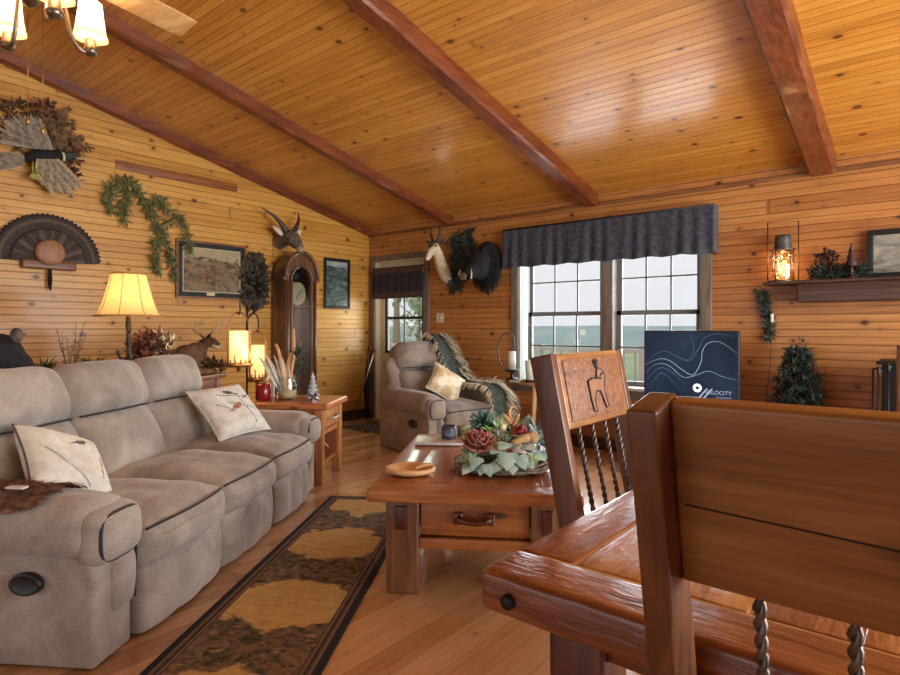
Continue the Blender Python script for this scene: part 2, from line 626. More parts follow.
for (a, b) in ((.055, xm0), (xm1, W - .03)):
    mb = MB()
    for (z0, z1, yy) in ((WZ0 + .012, zm + .02, .105), (zm - .02, WZ1 - .014, .13)):
        mb.box(a, a + .045, yy, yy + .03, z0, z1); mb.box(b - .045, b, yy, yy + .03, z0, z1)
        mb.box(a, b, yy, yy + .03, z0, z0 + .045); mb.box(a, b, yy, yy + .03, z1 - .04, z1)
    fr_ = mb.build('sash', MT['sashd'], wn)
    mb = MB()
    for (z0, z1, yy) in ((WZ0 + .05, zm, .115), (zm, WZ1 - .04, .14)):
        for k in (1, 2):
            x = lerp(a + .045, b - .045, k / 3)
            mb.box(x - .008, x + .008, yy, yy + .012, z0, z1)
        z = (z0 + z1) / 2
        mb.box(a + .04, b - .04, yy, yy + .012, z - .008, z + .008)
    mb.build('muntin', MT['sashd'], fr_)
    mb = MB(); mb.box(a + .04, b - .04, .12, .124, WZ0 + .04, zm); mb.box(a + .04, b - .04, .145, .149, zm, WZ1 - .03)
    mb.build('pane', MT['glass'], fr_)

# ---- added fill-light window behind the camera; daylight window at the right
mb = MB()
n = 6
for k in range(n + 1):
    x = lerp(.84, 7.36, k / n); mb.box(x - .04, x + .04, REAR - .1, REAR - .04, 0, 2.25)
mb.box(.8, 7.4, REAR - .1, REAR - .04, 2.17, 2.25); mb.box(.8, 7.4, REAR - .1, REAR - .04, 0, .08)
w2 = struct(mb.build('added_rear_window', MT['white']))
MB().box(.84, 7.36, REAR - .075, REAR - .07, .08, 2.17).build('pane', MT['glass'], w2)
mb = MB()
for k in range(4):
    y = lerp(-4.56, -.64, k / 3); mb.box(RIGHT + .05, RIGHT + .11, y - .04, y + .04, .08, 2.2)
mb.box(RIGHT + .05, RIGHT + .11, -4.6, -.6, .08, .16); mb.box(RIGHT + .05, RIGHT + .11, -4.6, -.6, 2.12, 2.2)
w3 = struct(mb.build('window_3', MT['white']))
MB().box(RIGHT + .075, RIGHT + .08, -4.56, -.64, .16, 2.12).build('pane', MT['glass'], w3)

# ------------------------------------------------------------------ outside: deck, slope, far hills, trees
MT['deck'] = boards('grey_deck_boards', 0, 1, .14, 3.0, [(150, 150, 146), (178, 178, 174), (200, 200, 198)], rough=.7, bead=False, kn=0, gd=.5, tone=.3)
struct(MB().box(-3, 12, .2, 3.4, -.2, -.06).build('terrace', MT['deck']))
dr = thing('deck_railing', 'pale wooden railing at the edge of the deck outside the window', 'railing', (0, 3.3, -.06))
mb = MB(); mb.box(-3, 12, -.03, .03, .86, .92); mb.box(-3, 12, -.02, .02, .1, .15)
MT['rail'] = plain('pale_rail_paint', (190, 190, 186), .6, .04)
mb.build('rail', MT['rail'], dr)
for k in range(82):
    x = -2.9 + k * .18; MB().box(x - .012, x + .012, -.012, .012, .14, .88).build('baluster', MT['rail'], dr)
for k in range(9):
    MB().box(-2.95 + k * 1.8 - .05, -2.95 + k * 1.8 + .05, -.05, .05, 0, .98).build('post', MT['rail'], dr)

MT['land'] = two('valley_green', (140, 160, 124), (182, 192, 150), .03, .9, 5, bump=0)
MT['hill'] = two('far_hill_haze_green', (140, 166, 166), (168, 186, 180), .012, .95, 6, bump=0)  # haze of distance is put into this pale blue-green
mb = MB()
def land(u, v_):
    y = 4 + 900 * v_ ** 2.2; x = (u - .5) * (260 + y * 4.2) - y * .35
    return (x, y, -1.2 - min(y, 240) * .055 + 2.5 * mnoise.noise(V((x * .02, y * .02, 0))))
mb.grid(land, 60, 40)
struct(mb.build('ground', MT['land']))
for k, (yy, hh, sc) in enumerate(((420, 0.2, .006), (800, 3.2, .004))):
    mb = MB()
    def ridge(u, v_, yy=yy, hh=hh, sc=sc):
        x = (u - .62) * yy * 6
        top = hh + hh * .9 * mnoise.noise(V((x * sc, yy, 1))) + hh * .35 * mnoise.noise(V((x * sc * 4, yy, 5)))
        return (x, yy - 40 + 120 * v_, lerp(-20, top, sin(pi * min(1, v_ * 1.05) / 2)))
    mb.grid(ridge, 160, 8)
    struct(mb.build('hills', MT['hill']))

MT['leaf_out'] = two('tree_leaf_green', (168, 184, 140), (214, 222, 184), 3.0, .8, 3, bump=0)  # both leaf greens lightened, outdoor haze put into their colour
MT['leaf_out2'] = two('tree_leaf_dark', (150, 172, 140), (196, 208, 178), 3.0, .8, 3, bump=0)
MT['bark'] = plain('tree_bark', (150, 140, 124), .9, .2)


def tree(x, y, z0, h, rad, label, m, n=800):
    t = thing('leafy_tree', label, 'tree', (x, y, z0), 0, 'trees on the slope outside')
    mb = MB(); mb.tube([(0, 0, 0), (.05 * h * .1, 0, h * .35), (0, .03, h * .8)], [.09 + .012 * h, .07, .03], 8)
    for k in range(7):
        a = k * 2.4; mb.tube([(0, 0, h * (.3 + .06 * k)), (cos(a) * rad * .6, sin(a) * rad * .6, h * (.45 + .06 * k))], [.04, .012], 5)
    mb.build('trunk', MT['bark'], t)
    mb = MB(); r_ = random.Random(int(x * 31 + y))
    bl = [(V((r_.uniform(-.6, .6) * rad, r_.uniform(-.6, .6) * rad, h * r_.uniform(.4, .88))), rad * r_.uniform(.35, .6)) for _ in range(9)]
    for k in range(n):
        c, rr = bl[k % 9]
        dd = V((r_.gauss(0, 1), r_.gauss(0, 1), r_.gauss(0, 1))).normalized()
        mb.leaf(c + dd * rr * r_.uniform(.7, 1.0), dd + V((r_.uniform(-.6, .6), r_.uniform(-.6, .6), -.3)), (0, 0, 1), rad * .16, rad * .11, .2, seg=2)
    mb.build('foliage', m, t)


tree(-7.7, 8.3, -1.5, 11.0, 1.7, 'bright leafy tree just beyond the deck, seen through the glazed door', MT['leaf_out'])
tree(-11.0, 13.0, -1.8, 6.0, 2.0, 'taller leafy tree behind the one outside the glazed door', MT['leaf_out2'])
tree(-1.2, 17.0, -4.6, 4.0, 1.7, 'yellowish bush top beyond the railing, seen low in the left sash', MT['leaf_out'])
tree(3.2, 17.0, -4.6, 4.2, 1.6, 'yellowish bush top beyond the railing, seen beside the screen', MT['leaf_out'])

# ------------------------------------------------------------------ reclining sofa and recliner chair
def suede(name, c1, c2, c3):
    t = NT(name); o = t.obj()
    n1 = t.noise(o, 5.0, 5, .8); n2 = t.noise(o, 160.0, 3)
    f = t.math('MULTIPLY_ADD', n2, .35, t.math('MULTIPLY', n1, .7))
    t.p(col=t.ramp(f, [(.32, c1), (.52, c2), (.74, c3)]), rough=.85, sheen=.25)
    t.bump(t.math('MULTIPLY_ADD', n1, .6, t.math('MULTIPLY', n2, .3)), .35, .006)
    return t.m


MT['suede'] = suede('taupe_suede', (122, 111, 100), (156, 144, 132), (186, 175, 163))
MT['suede_d'] = suede('brown_suede', (106, 92, 82), (138, 122, 108), (166, 150, 136))
MT['pipe'] = plain('dark_piping', (40, 38, 40), .7)
MT['blackp'] = plain('black_plastic', (20, 20, 22), .4)


def recliner(root, L, n, depth=.98, ms=None, aw=.24, H=1.0):
    ms = ms or MT['suede']
    sw = (L - 2 * aw) / n
    # base carcass and feet
    MB().rbox((L / 2, depth / 2 + .06, .17), (L - .1, depth - .2, .28), .02).build('base', ms, root)
    for x in (.09, L - .09):
        for y in (.12, depth - .12):
            MB().rbox((x, y, .035), (.06, .06, .07), .01).build('foot', MT['blackp'], root)
    # back shell
    mb = MB(); mb.rbox((L / 2, depth - .09, .36), (L - .16, .12, .52), .04, mid=(n * 2, 1, 3))
    mb.rbox((0, .13, .26), (n * sw + .17, .15, .62), .06, 3, (n * 4, 1, 4), T(L / 2, .60, .40) @ R('X', -24)); mb.build('back_shell', ms, root)
    for k in range(n):
        x0 = aw + k * sw; xc = x0 + sw / 2

        # footrest panel: three vertical sections
        def fp(o, q):
            g = abs(sin(pi * (q.x + 1) * 1.5))
            return (o.x, o.y - .018 * (g ** .4) - .012 * (1 - q.z * q.z) - .03 * (1 - q.x ** 2), o.z)
        MB().rbox((xc, .03, .143), (sw - .006, .09, .262), .02, 2, (24, 1, 6), fn=fp).build('footrest_panel', ms, root)

        # seat cushion
        def sf(o, q):
            z = o.z; y = o.y; x = o.x
            if q.z > 0:
                z += .045 * (1 - abs(q.x) ** 2.6) * (1 - q.y ** 4) + .012 * abs(sin(pi * (q.x * .5 + .5) * 2)) ** .5 * (1 - abs(q.y))
                z += .012 * mnoise.noise(V((x * 6 + k * 5, y * 6, 0))) + .005 * mnoise.noise(V((x * 15 + k * 5, y * 9, 4)))
            if q.y < 0:
                y -= .055 * (1 - abs(q.x) ** 2.6) * (1 - q.z * q.z * .6)
                z -= .012 * (q.y * q.y) * (1 if q.z > .5 else 0)
            return (x, y, z)
        st = MB().rbox((xc, .305, .352), (sw - .004, .72, .18), .055, 4, (16, 14, 3), fn=sf).build('seat', ms, root)
        # piping along the seat's front edge
        pts = []
        for i in range(21):
            u = -1 + 2 * i / 20; x = xc + u * (sw / 2 - .012)
            pts.append((x, -.040 - .046 * (1 - abs(u) ** 2.6), .418 + .014 * (1 - u ** 4)))
        MB().tube(pts, .005, 6).build('piping', MT['pipe'], st)
        # hanging front of the seat
        def hf(o, q):
            g = abs(sin(pi * (q.x + 1) * 1.0)) ** .4
            return (o.x, o.y - .014 * g * (1 - q.z * q.z) - .05 * (1 - abs(q.x) ** 2.6) * (1 - .35 * q.z ** 2), o.z)
        MB().rbox((xc, .005, .338), (sw - .006, .07, .15), .025, 2, (20, 1, 5), fn=hf).build('seat_front', ms, root)

        # back: lower cushion and head cushion, reclining
        rec = T(xc, .60, .40) @ R('X', -24)

        def bf(o, q):
            y = o.y
            if q.y < 0:
                y -= .065 * (1 - abs(q.x) ** 2.6) * (1 - q.z ** 4) + .016 * abs(sin(pi * (q.x * .5 + .5) * 3)) ** .5 * (1 - q.z * q.z)
                y += .012 * mnoise.noise(V((o.x * 7, o.z * 5, k * 3)))
            return (o.x, y, o.z)
        MB().rbox((0, .10, .19), (sw - .006, .2, .42), .06, 4, (18, 3, 12), rec, fn=bf).build('backrest', ms, root)

        def hb(o, q):
            y = o.y
            if q.y < 0:
                y -= .075 * (1 - abs(q.x) ** 2.6) * (1 - q.z ** 4) + .014 * mnoise.noise(V((o.x * 9, o.z * 9, 7 + k)))
            return (o.x, y, o.z + .02 * (1 - q.x ** 4) * (q.z > 0) * q.z)
        hz = (H - .40) / cos(RAD(24)) - .14
        hd = MB().rbox((0, .08, hz - .012), (sw - .004, .25, .30), .09, 4, (16, 4, 8), rec, fn=hb).build('headrest', ms, root)
        MB().tube([(-sw / 2 + .03, -.018, hz - .150), (-sw / 4, -.050, hz - .158), (0, -.058, hz - .162), (sw / 4, -.050, hz - .158), (sw / 2 - .03, -.018, hz - .150)], .005, 6, rec).build('piping', MT['pipe'], hd)
    for s_ in (0, 1):
        xa = aw / 2 if s_ == 0 else L - aw / 2
        sg = -1 if s_ == 0 else 1

        def pf(o, q):
            return (o.x, o.y + .0, o.z)
        pan = MB().rbox((xa, .44, .205), (aw - .03, .88, .40), .02, 3, (2, 6, 3), fn=pf).build('arm_panel', ms, root)
        # vertical seam on the outer side
        MB().tube([(xa + sg * (aw / 2 - .014), .50, .07), (xa + sg * (aw / 2 - .014), .50, .4)], .004, 5).build('seam', ms, pan)

        # rolled pad
        def af(o, q):
            z = o.z + .022 * (1 - q.x * q.x) * (1 - q.y ** 4) * (q.z > 0)
            z += .008 * mnoise.noise(V((o.x * 9, o.y * 6, s_ * 4))) * (q.z > -.5)
            x = o.x * (1 + .05 * (1 - q.y ** 2))
            return (x, o.y, z)
        pad = MB().rbox((xa, .44, .475), (aw + .035, .90, .20), .09, 5, (4, 14, 2), fn=af).build('arm_pad', ms, root)
        # front scroll: the pad folds down over the arm front
        def ff(o, q):
            return (o.x, o.y - .03 * (1 - q.x * q.x) * (1 - q.z * q.z), o.z)
        MB().rbox((xa, .02, .455), (aw + .01, .12, .20), .058, 4, (6, 2, 4), fn=ff).build('arm_scroll', ms, root)
        MB().rbox((xa + (-sg) * .045, .018, .29), (aw - .11, .06, .26), .028, 3, (4, 2, 5), fn=ff).build('arm_front', ms, root)
        xo, xi = xa + sg * (aw / 2 - .02), xa - sg * (aw / 2 + .002)
        hx_, hz_ = (aw + .01) / 2 - .016, .10 - .016
        arc = [(xa - sg * hx_ * 1.0, -.026, .455)]
        for i in range(27):
            a = RAD(170 - 300 * i / 26); ca, sa = cos(a), sin(a)
            k_ = 1 / (abs(ca) ** 3.2 + abs(sa) ** 3.2) ** (1 / 3.2)
            arc.append((xa + sg * hx_ * ca * k_, -.030, .455 + hz_ * sa * k_))
        arc += [(xa - sg * hx_ * .75, -.03, .36), (xa - sg * (aw / 2 - .028), -.022, .32), (xa - sg * (aw / 2 - .026), -.018, .25), (xa - sg * (aw / 2 - .026), -.016, .18)]
        arc = smoothpts(arc, 3)
        MB().tube(arc, .006, 6).build('piping', MT['pipe'], pad)
    # release lever cup on the near arm
    cup = MB()
    prof = [(.0, .012), (.5, .012), (.8, .008), (.92, -.004), (1.0, -.004), (1.05, .004), (1.05, .016)]
    Mx = T(-.004 + .015, .24, .305) @ M(((0, 0, 1, 0), (1, 0, 0, 0), (0, 1, 0, 0), (0, 0, 0, 1)))
    cup.lathe([(.001, -.022), (.036, -.02), (.043, -.024), (.046, -.018), (.046, 0)], 28, Mx @ M.Diagonal((1.3, .85, 1, 1)))
    cup.build('recline_lever', MT['blackp'], root)


sofa = thing('reclining_sofa', 'long taupe suede three-seat reclining sofa with dark piping', 'sofa', cv(-1.237, 2.03), RAD(129.4 - 5.8))
recliner(sofa, 2.36, 3)
rch = thing('recliner_chair', 'taupe suede recliner armchair in the corner before the glazed door', 'armchair', cv(-.20, 5.26), RAD(39.4 + 36.9))
recliner(rch, .98, 1, depth=.94, aw=.19, ms=MT['suede_d'], H=1.04)
SOFA = T(*sofa.location) @ R('Z', 129.4 - 5.8)
RCH = T(*rch.location) @ R('Z', 39.4 + 36.9)

# ---- pillows
MT['linen'] = two('cream_linen', (208, 202, 188), (228, 224, 212), 22, .9, 4, bump=.25)
MT['print_dark'] = plain('print_grey_brown', (96, 84, 72), .9)
MT['print_red'] = plain('print_rust', (168, 112, 92), .9)
MT['print_green'] = plain('print_sage', (150, 156, 138), .9)


def seg_d(p, a, b):
    ax, ay = a; bx, by = b
    t = max(0, min(1, ((p[0] - ax) * (bx - ax) + (p[1] - ay) * (by - ay)) / ((bx - ax) ** 2 + (by - ay) ** 2)))
    return hypot(p[0] - ax - t * (bx - ax), p[1] - ay - t * (by - ay))


def bird(p, c, s, fl=1):
    x, y = (p[0] - c[0]) / s * fl, (p[1] - c[1]) / s
    if (x * .95 + y * .3) ** 2 / 1.0 + (y * .95 - x * .3) ** 2 / .28 < 1: return True
    if hypot(x - .85, y - .2 - .25) < .4: return True
    return seg_d((x, y), (-.6, -.3), (-1.9, -.8)) < .18


def pillow(name, label, size, th, mat, mfn, print_fn=None, group=None):
    t = thing(name, label, 'pillow', group=group)
    mb = MB(); N = 64

    def shape(u, v_, sg):
        a, b = u * 2 - 1, v_ * 2 - 1
        k = 1 - .09 * (1 - b * b) * abs(a) ** 3
        l = 1 - .09 * (1 - a * a) * abs(b) ** 3
        h = th * ((1 - a ** 4) * (1 - b ** 4)) ** .55
        h += .006 * mnoise.noise(V((a * 2.5, b * 2.5, sg * 3))) * (1 - a ** 4) * (1 - b ** 4)
        return (a * k * size / 2, -sg * h, b * l * size / 2)
    mb.grid(lambda u, v_: shape(u, v_, 1), N, N, mif=print_fn)
    mb.grid(lambda u, v_: shape(1 - u, v_, -1), N, N)
    mb.build('cushion', mat, t)
    e = [shape(i / 16, 0, 1) for i in range(17)] + [shape(1, i / 16, 1) for i in range(1, 17)] + [shape(1 - i / 16, 1, 1) for i in range(1, 17)] + [shape(0, 1 - i / 16, 1) for i in range(1, 17)]
    MB().tube(e, .005, 6).build('piping', mfn, t)
    return t


def birds_print(u, v_):
    p = (u, v_)
    if bird(p, (.54, .74), .075, -1): return 1
    if bird(p, (.52, .45), .085): return 2
    for a, b in (((.5, .68), (.78, .62)), ((.78, .62), (.95, .5)), ((.42, .56), (.85, .36)), ((.66, .64), (.72, .1)), ((.3, .74), (.5, .68)), ((.2, .55), (.45, .38))):
        if seg_d(p, a, b) < .012: return 3
    if bird(p, (.8, .62), .05, 1) and u > .74: return 1
    return 0


def bird_print2(u, v_):
    p = (u, v_)
    if bird(p, (.62, .72), .07): return 1
    for a, b in (((.15, .52), (.5, .18)), ((.5, .18), (.62, .06))):
        if seg_d(p, a, b) < .014: return 3
    if seg_d(p, (.85, .55), (.8, .2)) < .012: return 2
    return 0


pm = [MT['linen'], MT['print_dark'], MT['print_red'], MT['print_green']]
pl = pillow('throw_pillow', 'cream pillow printed with two small birds on branches, by the far arm of the sofa', .42, .07, pm, MT['linen'], birds_print, 'bird-print pillows')
pl.matrix_world = SOFA @ T(1.84, .41, .645) @ R('Z', -25) @ R('X', -46) @ R('Y', -3)
pl2 = pillow('throw_pillow', 'cream bird-print pillow propped on its corner beside the fur pelt at the near arm', .37, .07, pm, MT['print_dark'], bird_print2, 'bird-print pillows')
pl2.matrix_world = SOFA @ T(.45, .46, .612) @ R('Z', 6) @ R('X', -46) @ R('Y', 34)

# ---- fur pelt over the near arm
MT['fur'] = two('brown_fur', (86, 58, 42), (136, 100, 78), 40, .95, 4, stretch=(1, 1, 1), bump=.4)
MT['tagw'] = plain('white_tag', (214, 208, 200), .6)
fp_ = thing('fur_pelt', 'brown fur pelt lying over the near arm of the sofa', 'pelt', sofa.location, sofa.rotation_euler.z)
mb = MB(); r_ = random.Random(3)


def pelt(u, v_):
    y = lerp(.20, .78, v_); x = lerp(-.02, .27, u)
    w = .5 + .5 * sin(v_ * 9)
    x = .125 + (x - .125) * (.55 + .45 * w)
    z = .610 - .09 * abs((x - .125) / .16) ** 3 + .008 * sin(u * 13 + v_ * 8)
    return (x, y, z)


mb.grid(pelt, 14, 20)
for k in range(900):
    u, v_ = r_.random(), r_.random(); b = pelt(u, v_)
    mb.leaf(b, (r_.uniform(-.6, .6), -1 + r_.uniform(-.5, .5), .5), (0, 0, 1), .035, .006, .5, seg=2)
mb.build('fur', MT['fur'], fp_)
MB().rbox((.06, .33, .623), (.03, .07, .008), .003).build('label_tag', MT['tagw'], fp_)

# ---- blanket and hide pillow on the recliner chair
MT['throw_d'] = two('charcoal_green_knit', (44, 50, 46), (86, 94, 84), 60, .95, 3, bump=.5)
MT['throw_l'] = two('cream_fringe_wool', (196, 186, 156), (230, 222, 196), 50, .95, 3, bump=.4)
th_ = thing('fringed_throw', 'charcoal and cream fringed throw draped over the recliner back and right arm', 'blanket', rch.location, rch.rotation_euler.z)
mb = MB(); fr = MB(); r_ = random.Random(5)
LR = .98
path = smoothpts([(0, .99, .86), (0, .90, 1.10), (0, .74, 1.06), (.03, .60, .86), (.08, .50, .67), (.12, .40, .625), (.14, .22, .625), (.15, .06, .615), (.15, -.045, .54), (.15, -.075, .42), (.15, -.08, .24)], 5)


def throw(u, v_):
    i = min(int(v_ * (len(path) - 1)), len(path) - 2); t = v_ * (len(path) - 1) - i
    p = path[i].lerp(path[i + 1], t)
    wd = lerp(.20, .25, v_)
    xo = LR - .30 + p.x + (u - .5) * wd
    sag = 0
    if v_ > .5 and u > .6:
        sag = -.35 * (u - .6) ** 2
    return V((xo, p.y, p.z + .012 + sag + .008 * sin(u * 17 + v_ * 5)))


mb.grid(throw, 14, 60)
mb.build('knit_panel', MT['throw_d'], th_, mods=[('SOLIDIFY', dict(thickness=.012, offset=1))])
for k in range(1500):
    side = r_.random(); v_ = r_.random()
    if side < .75: u = r_.uniform(.58, 1.0)
    elif side < .85: u = r_.uniform(0, .1)
    else: u, v_ = r_.random(), r_.choice((r_.uniform(0, .06), r_.uniform(.96, 1)))
    b = throw(u, v_) + V((0, 0, .012))
    dx = (u - .5) * 2.0 + r_.uniform(-.3, .3)
    fr.leaf(b, (dx, -.35 + r_.uniform(-.4, .4), .15), (0, 0, 1), r_.uniform(.07, .12), .016, .7, seg=3)
fr.build('fringe', MT['throw_l'], th_)

MT['hide_y'] = two('cream_and_tan_hide', (186, 160, 118), (222, 208, 176), 7, .9, 4, lo=.42, hi=.56, bump=.2)
hp = pillow('hide_pillow', 'small cream and tan hide pillow on the recliner seat', .36, .06, MT['hide_y'], MT['linen'])
hp.matrix_world = RCH @ T(.50, .40, .635) @ R('X', -34) @ R('Y', 40)

# ------------------------------------------------------------------ rug
def rugmat():
    t = NT('wildlife_runner'); s = t.sep(t.obj())
    x, y = s[0], s[1]
    ph = t.math('DIVIDE', y, .72)
    n1 = t.noise(t.xyz(x, y, 0.0), 7.0, 6, .8); n2 = t.noise(t.xyz(x, t.math('MULTIPLY', y, 2.2), 3.0), 16.0, 5, 1.0)
    fr = t.math('ABSOLUTE', t.math('SUBTRACT', t.math('FRACT', ph), .5))
    # tan clearings separated by bands of dark timber and game
    hexd = t.math('ADD', t.math('MULTIPLY', fr, 1.9), t.math('MULTIPLY', t.math('ABSOLUTE', x), 1.3))
    f = t.math('ADD', hexd, t.math('MULTIPLY', t.math('SUBTRACT', n1, .5), .8))
    m = t.ss(f, .62, .70)
    m2 = t.math('MULTIPLY', m, t.ss(n2, .24, .42))
    tan = t.ramp(n2, [(.3, (176, 140, 84)), (.7, (202, 168, 108))])
    dark = t.ramp(t.noise(t.xyz(x, y, 9.0), 20.0, 6, .9), [(.32, (34, 30, 28)), (.46, (82, 74, 56)), (.58, (124, 92, 66)), (.7, (112, 112, 96)), (.8, (70, 60, 48))])
    col = t.mix(m2, tan, dark)
    ax = t.math('ABSOLUTE', x)
    ay = t.math('SUBTRACT', t.math('ABSOLUTE', y), 1.23 - .31)
    e = t.math('MAXIMUM', ax, ay)
    bd = t.math('GREATER_THAN', e, .232)
    st = t.math('FRACT', t.math('MULTIPLY', e, 36.0))
    bcol = t.ramp(t.math('ADD', st, t.math('MULTIPLY', t.math('SUBTRACT', n2, .5), .5)), [(.25, (44, 30, 28)), (.55, (92, 66, 54)), (.85, (120, 96, 74))])
    col = t.mix(bd, col, bcol)
    col = t.mix(t.math('GREATER_THAN', e, .286), col, lin((24, 18, 18)))
    t.p(col=col, rough=.95)
    t.bump(t.noise(t.obj(), 300.0, 2), .4, .003)
    return t.m


ang6 = RAD(6.0)
rc_ = cv(-1.10 + 1.23 * sin(ang6) + .31 * cos(ang6), 1.72 + 1.23 * cos(ang6) - .31 * sin(ang6), .0)
rug = MB().rbox((0, 0, .005), (.62, 2.46, .01), .004, 1, (12, 40, 1)).build('runner_rug', rugmat(), None, rc_, RAD(39.4) - ang6)
tag(rug, 'tan and dark brown wildlife runner rug between sofa and coffee table', 'rug')
# door mat
MT['mat'] = two('dark_brown_mat', (48, 34, 26), (84, 64, 46), 18, .95, 4, bump=.5)
dm = MB().rbox((0, 0, .006), (.86, .62, .012), .005, 1, (6, 4, 1)).build('door_mat', MT['mat'], None, (.77, -.48, 0), 0)
tag(dm, 'dark brown door mat on the floor before the glazed door', 'mat')

# ------------------------------------------------------------------ rustic coffee table
RUST = [(112, 58, 26), (160, 92, 44), (188, 124, 66)]
MT['ct_top'] = wood('rustic_top_wood', [(112, 60, 28), (156, 92, 46), (184, 124, 68)], ax=1, rough=.32, coat=.2, knots=.8, wear=.35, wearc=(92, 44, 22))
MT['ct_front'] = wood('rustic_front_wood', RUST, ax=0, rough=.35, coat=.2, knots=.8, wear=.4, wearc=(74, 36, 20))
MT['ct_leg'] = wood('rustic_leg_wood', [(80, 46, 28), (120, 76, 46), (150, 102, 66)], ax=2, rough=.4, coat=.1, knots=.9, wear=.5, wearc=(70, 36, 22))
MT['dkwood'] = wood('dark_red_wood', [(58, 24, 14), (92, 40, 22), (122, 60, 34)], ax=2, rough=.35, coat=.2)
CT = thing('coffee_table', 'chunky rustic wood coffee table with a drawer at its end', 'coffee table', cv(-.366, 2.57), RAD(32.9))
Wc, Dc, Hc = .93, 1.36, .49


def worn(a, s=9.0, seed=0.0):
    def fn(o, q):
        n = mnoise.noise(V((o.x * s + seed, o.y * s, o.z * s)))
        return (o.x + a * n, o.y + a * mnoise.noise(V((o.y * s, o.x * s + seed, 5))), o.z + a * .4 * n)
    return fn


mb = MB(); xs = [0, .16, .36, .57, .77, Wc]
for k in range(5):
    mb.rbox(((xs[k] + xs[k + 1]) / 2, Dc / 2, Hc - .026), (xs[k + 1] - xs[k] - .0006, Dc - .15, .052), .003, 2, (2, 16, 1), mat=T(0, .075, 0), fn=worn(.0015, 8, k * 3.0))
mb.build('tabletop', MT['ct_top'], CT)
MB().rbox((Wc / 2, .075, Hc - .026), (Wc + .004, .151, .054), .012, 3, (12, 2, 1), fn=worn(.003, 8)).build('end_board', MT['ct_front'], CT)
legs = []
for (x, y) in ((.14, .17), (Wc - .14, .17), (.14, Dc - .17), (Wc - .14, Dc - .17)):
    lg = MB().rbox((x, y, .218), (.15, .15, .436), .012, 2, (2, 2, 6), fn=worn(.004, 7, x)).build('leg', MT['ct_leg'], CT)
    if y < .5:
        MB().rbox((x - .002, y - .078, .345), (.048, .02, .105), .005, fn=worn(.002, 20)).build('tenon', MT['dkwood'], lg)
mb = MB(); mb.rbox((Wc / 2, .19, .36), (Wc - .42, .03, .15), .004); mb.build('drawer_box', MT['dkwood'], CT)
mb = MB().rbox((Wc / 2, .145, .225), (Wc - .424, .06, .05), .008, 2, (6, 1, 1), fn=worn(.003)); mb.build('rail', MT['ct_front'], CT)
dr_ = MB().rbox((Wc / 2, .15, .342), (Wc - .44, .05, .165), .006, 2, (6, 1, 2), fn=worn(.003)).build('drawer', MT['ct_front'], CT)
mb = MB(); xc = Wc / 2
for sx in (-1, 1):
    mb.rbox((xc + sx * .072, .115, .345), (.042, .03, .055), .008, 2, fn=worn(.003, 30))
mb.tube(smoothpts([(xc - .072, .105, .345), (xc - .04, .088, .338), (xc, .083, .334), (xc + .04, .088, .338), (xc + .072, .105, .345)], 4), [.016] * 4 + [.013] * 9 + [.016] * 4, 10)
mb.build('handle', MT['dkwood'], dr_)
mb = MB()
for x in (.10, Wc - .10):
    mb.rbox((x, Dc / 2, .34), (.03, Dc - .48, .18), .006)
mb.rbox((Wc / 2, Dc - .15, .34), (Wc - .424, .03, .18), .006)
mb.build('apron', MT['ct_front'], CT)
CTM = T(*CT.location) @ R('Z', 32.9)

# ------------------------------------------------------------------ dining table
MT['dt_top'] = wood('glossy_plank_wood', [(116, 62, 34), (164, 102, 58), (196, 142, 94)], ax=1, rough=.3, coat=.6, knots=.8, wear=.55, wearc=(92, 46, 30), bump=.75)
MT['dt_top2'] = wood('glossy_plank_yellow', [(126, 74, 36), (174, 116, 62), (204, 154, 98)], ax=1, rough=.3, coat=.6, knots=.6, wear=.35, wearc=(110, 60, 32), bump=.75)
MT['dt_top3'] = wood('glossy_plank_red', [(96, 50, 34), (138, 82, 54), (170, 114, 80)], ax=1, rough=.3, coat=.6, knots=.8, wear=.6, wearc=(80, 40, 28), bump=.75)
MT['dt_edge'] = wood('glossy_edge_wood', [(84, 38, 20), (126, 64, 32), (156, 92, 50)], ax=0, rough=.28, coat=.55, knots=.6, wear=.5, wearc=(70, 30, 18), bump=.7)
MT['dt_edgey'] = wood('glossy_side_wood', [(84, 38, 20), (126, 64, 32), (156, 92, 50)], ax=1, rough=.28, coat=.55, knots=.6, wear=.5, wearc=(70, 30, 18), bump=.7)
MT['filler'] = plain('pale_groove', (186, 142, 84), .5)
DT = thing('dining_table', 'glossy plank dining table with thick worn edges', 'table', (5.19, -4.53, 0))
DW, DL, DH = 1.2, 2.16, .76
mb = MB(); mb.box(.05, DW - .05, .06, DL - .06, DH - .06, DH - .0025)
mb.build('top_core', MT['filler'], DT)
mb = MB()
xs = [.125, .265, .42, .56, .70, .86, .99, DW - .125]
for k in range(7):
    mb.rbox(((xs[k] + xs[k + 1]) / 2, DL / 2, DH - .02), (xs[k + 1] - xs[k] - .005, DL - .262, .04), .004, 2, (3, 24, 1), mi=k % 3, fn=worn(.0016, 11, k * 7.0))
mb.build('planks', [MT['dt_top'], MT['dt_top2'], MT['dt_top3']], DT)
for x in (.061, DW - .061):
    MB().rbox((x, DL / 2, DH - .036), (.122, DL - .256, .072), .012, 3, (2, 30, 2), fn=worn(.0025, 10, x)).build('side_rail', MT['dt_edgey'], DT)
for y in (.064, DL - .064):
    MB().rbox((DW / 2, y, DH - .037), (DW + .004, .127, .076), .014, 3, (30, 2, 2), fn=worn(.003, 10, y)).build('breadboard_end', MT['dt_edge'], DT)
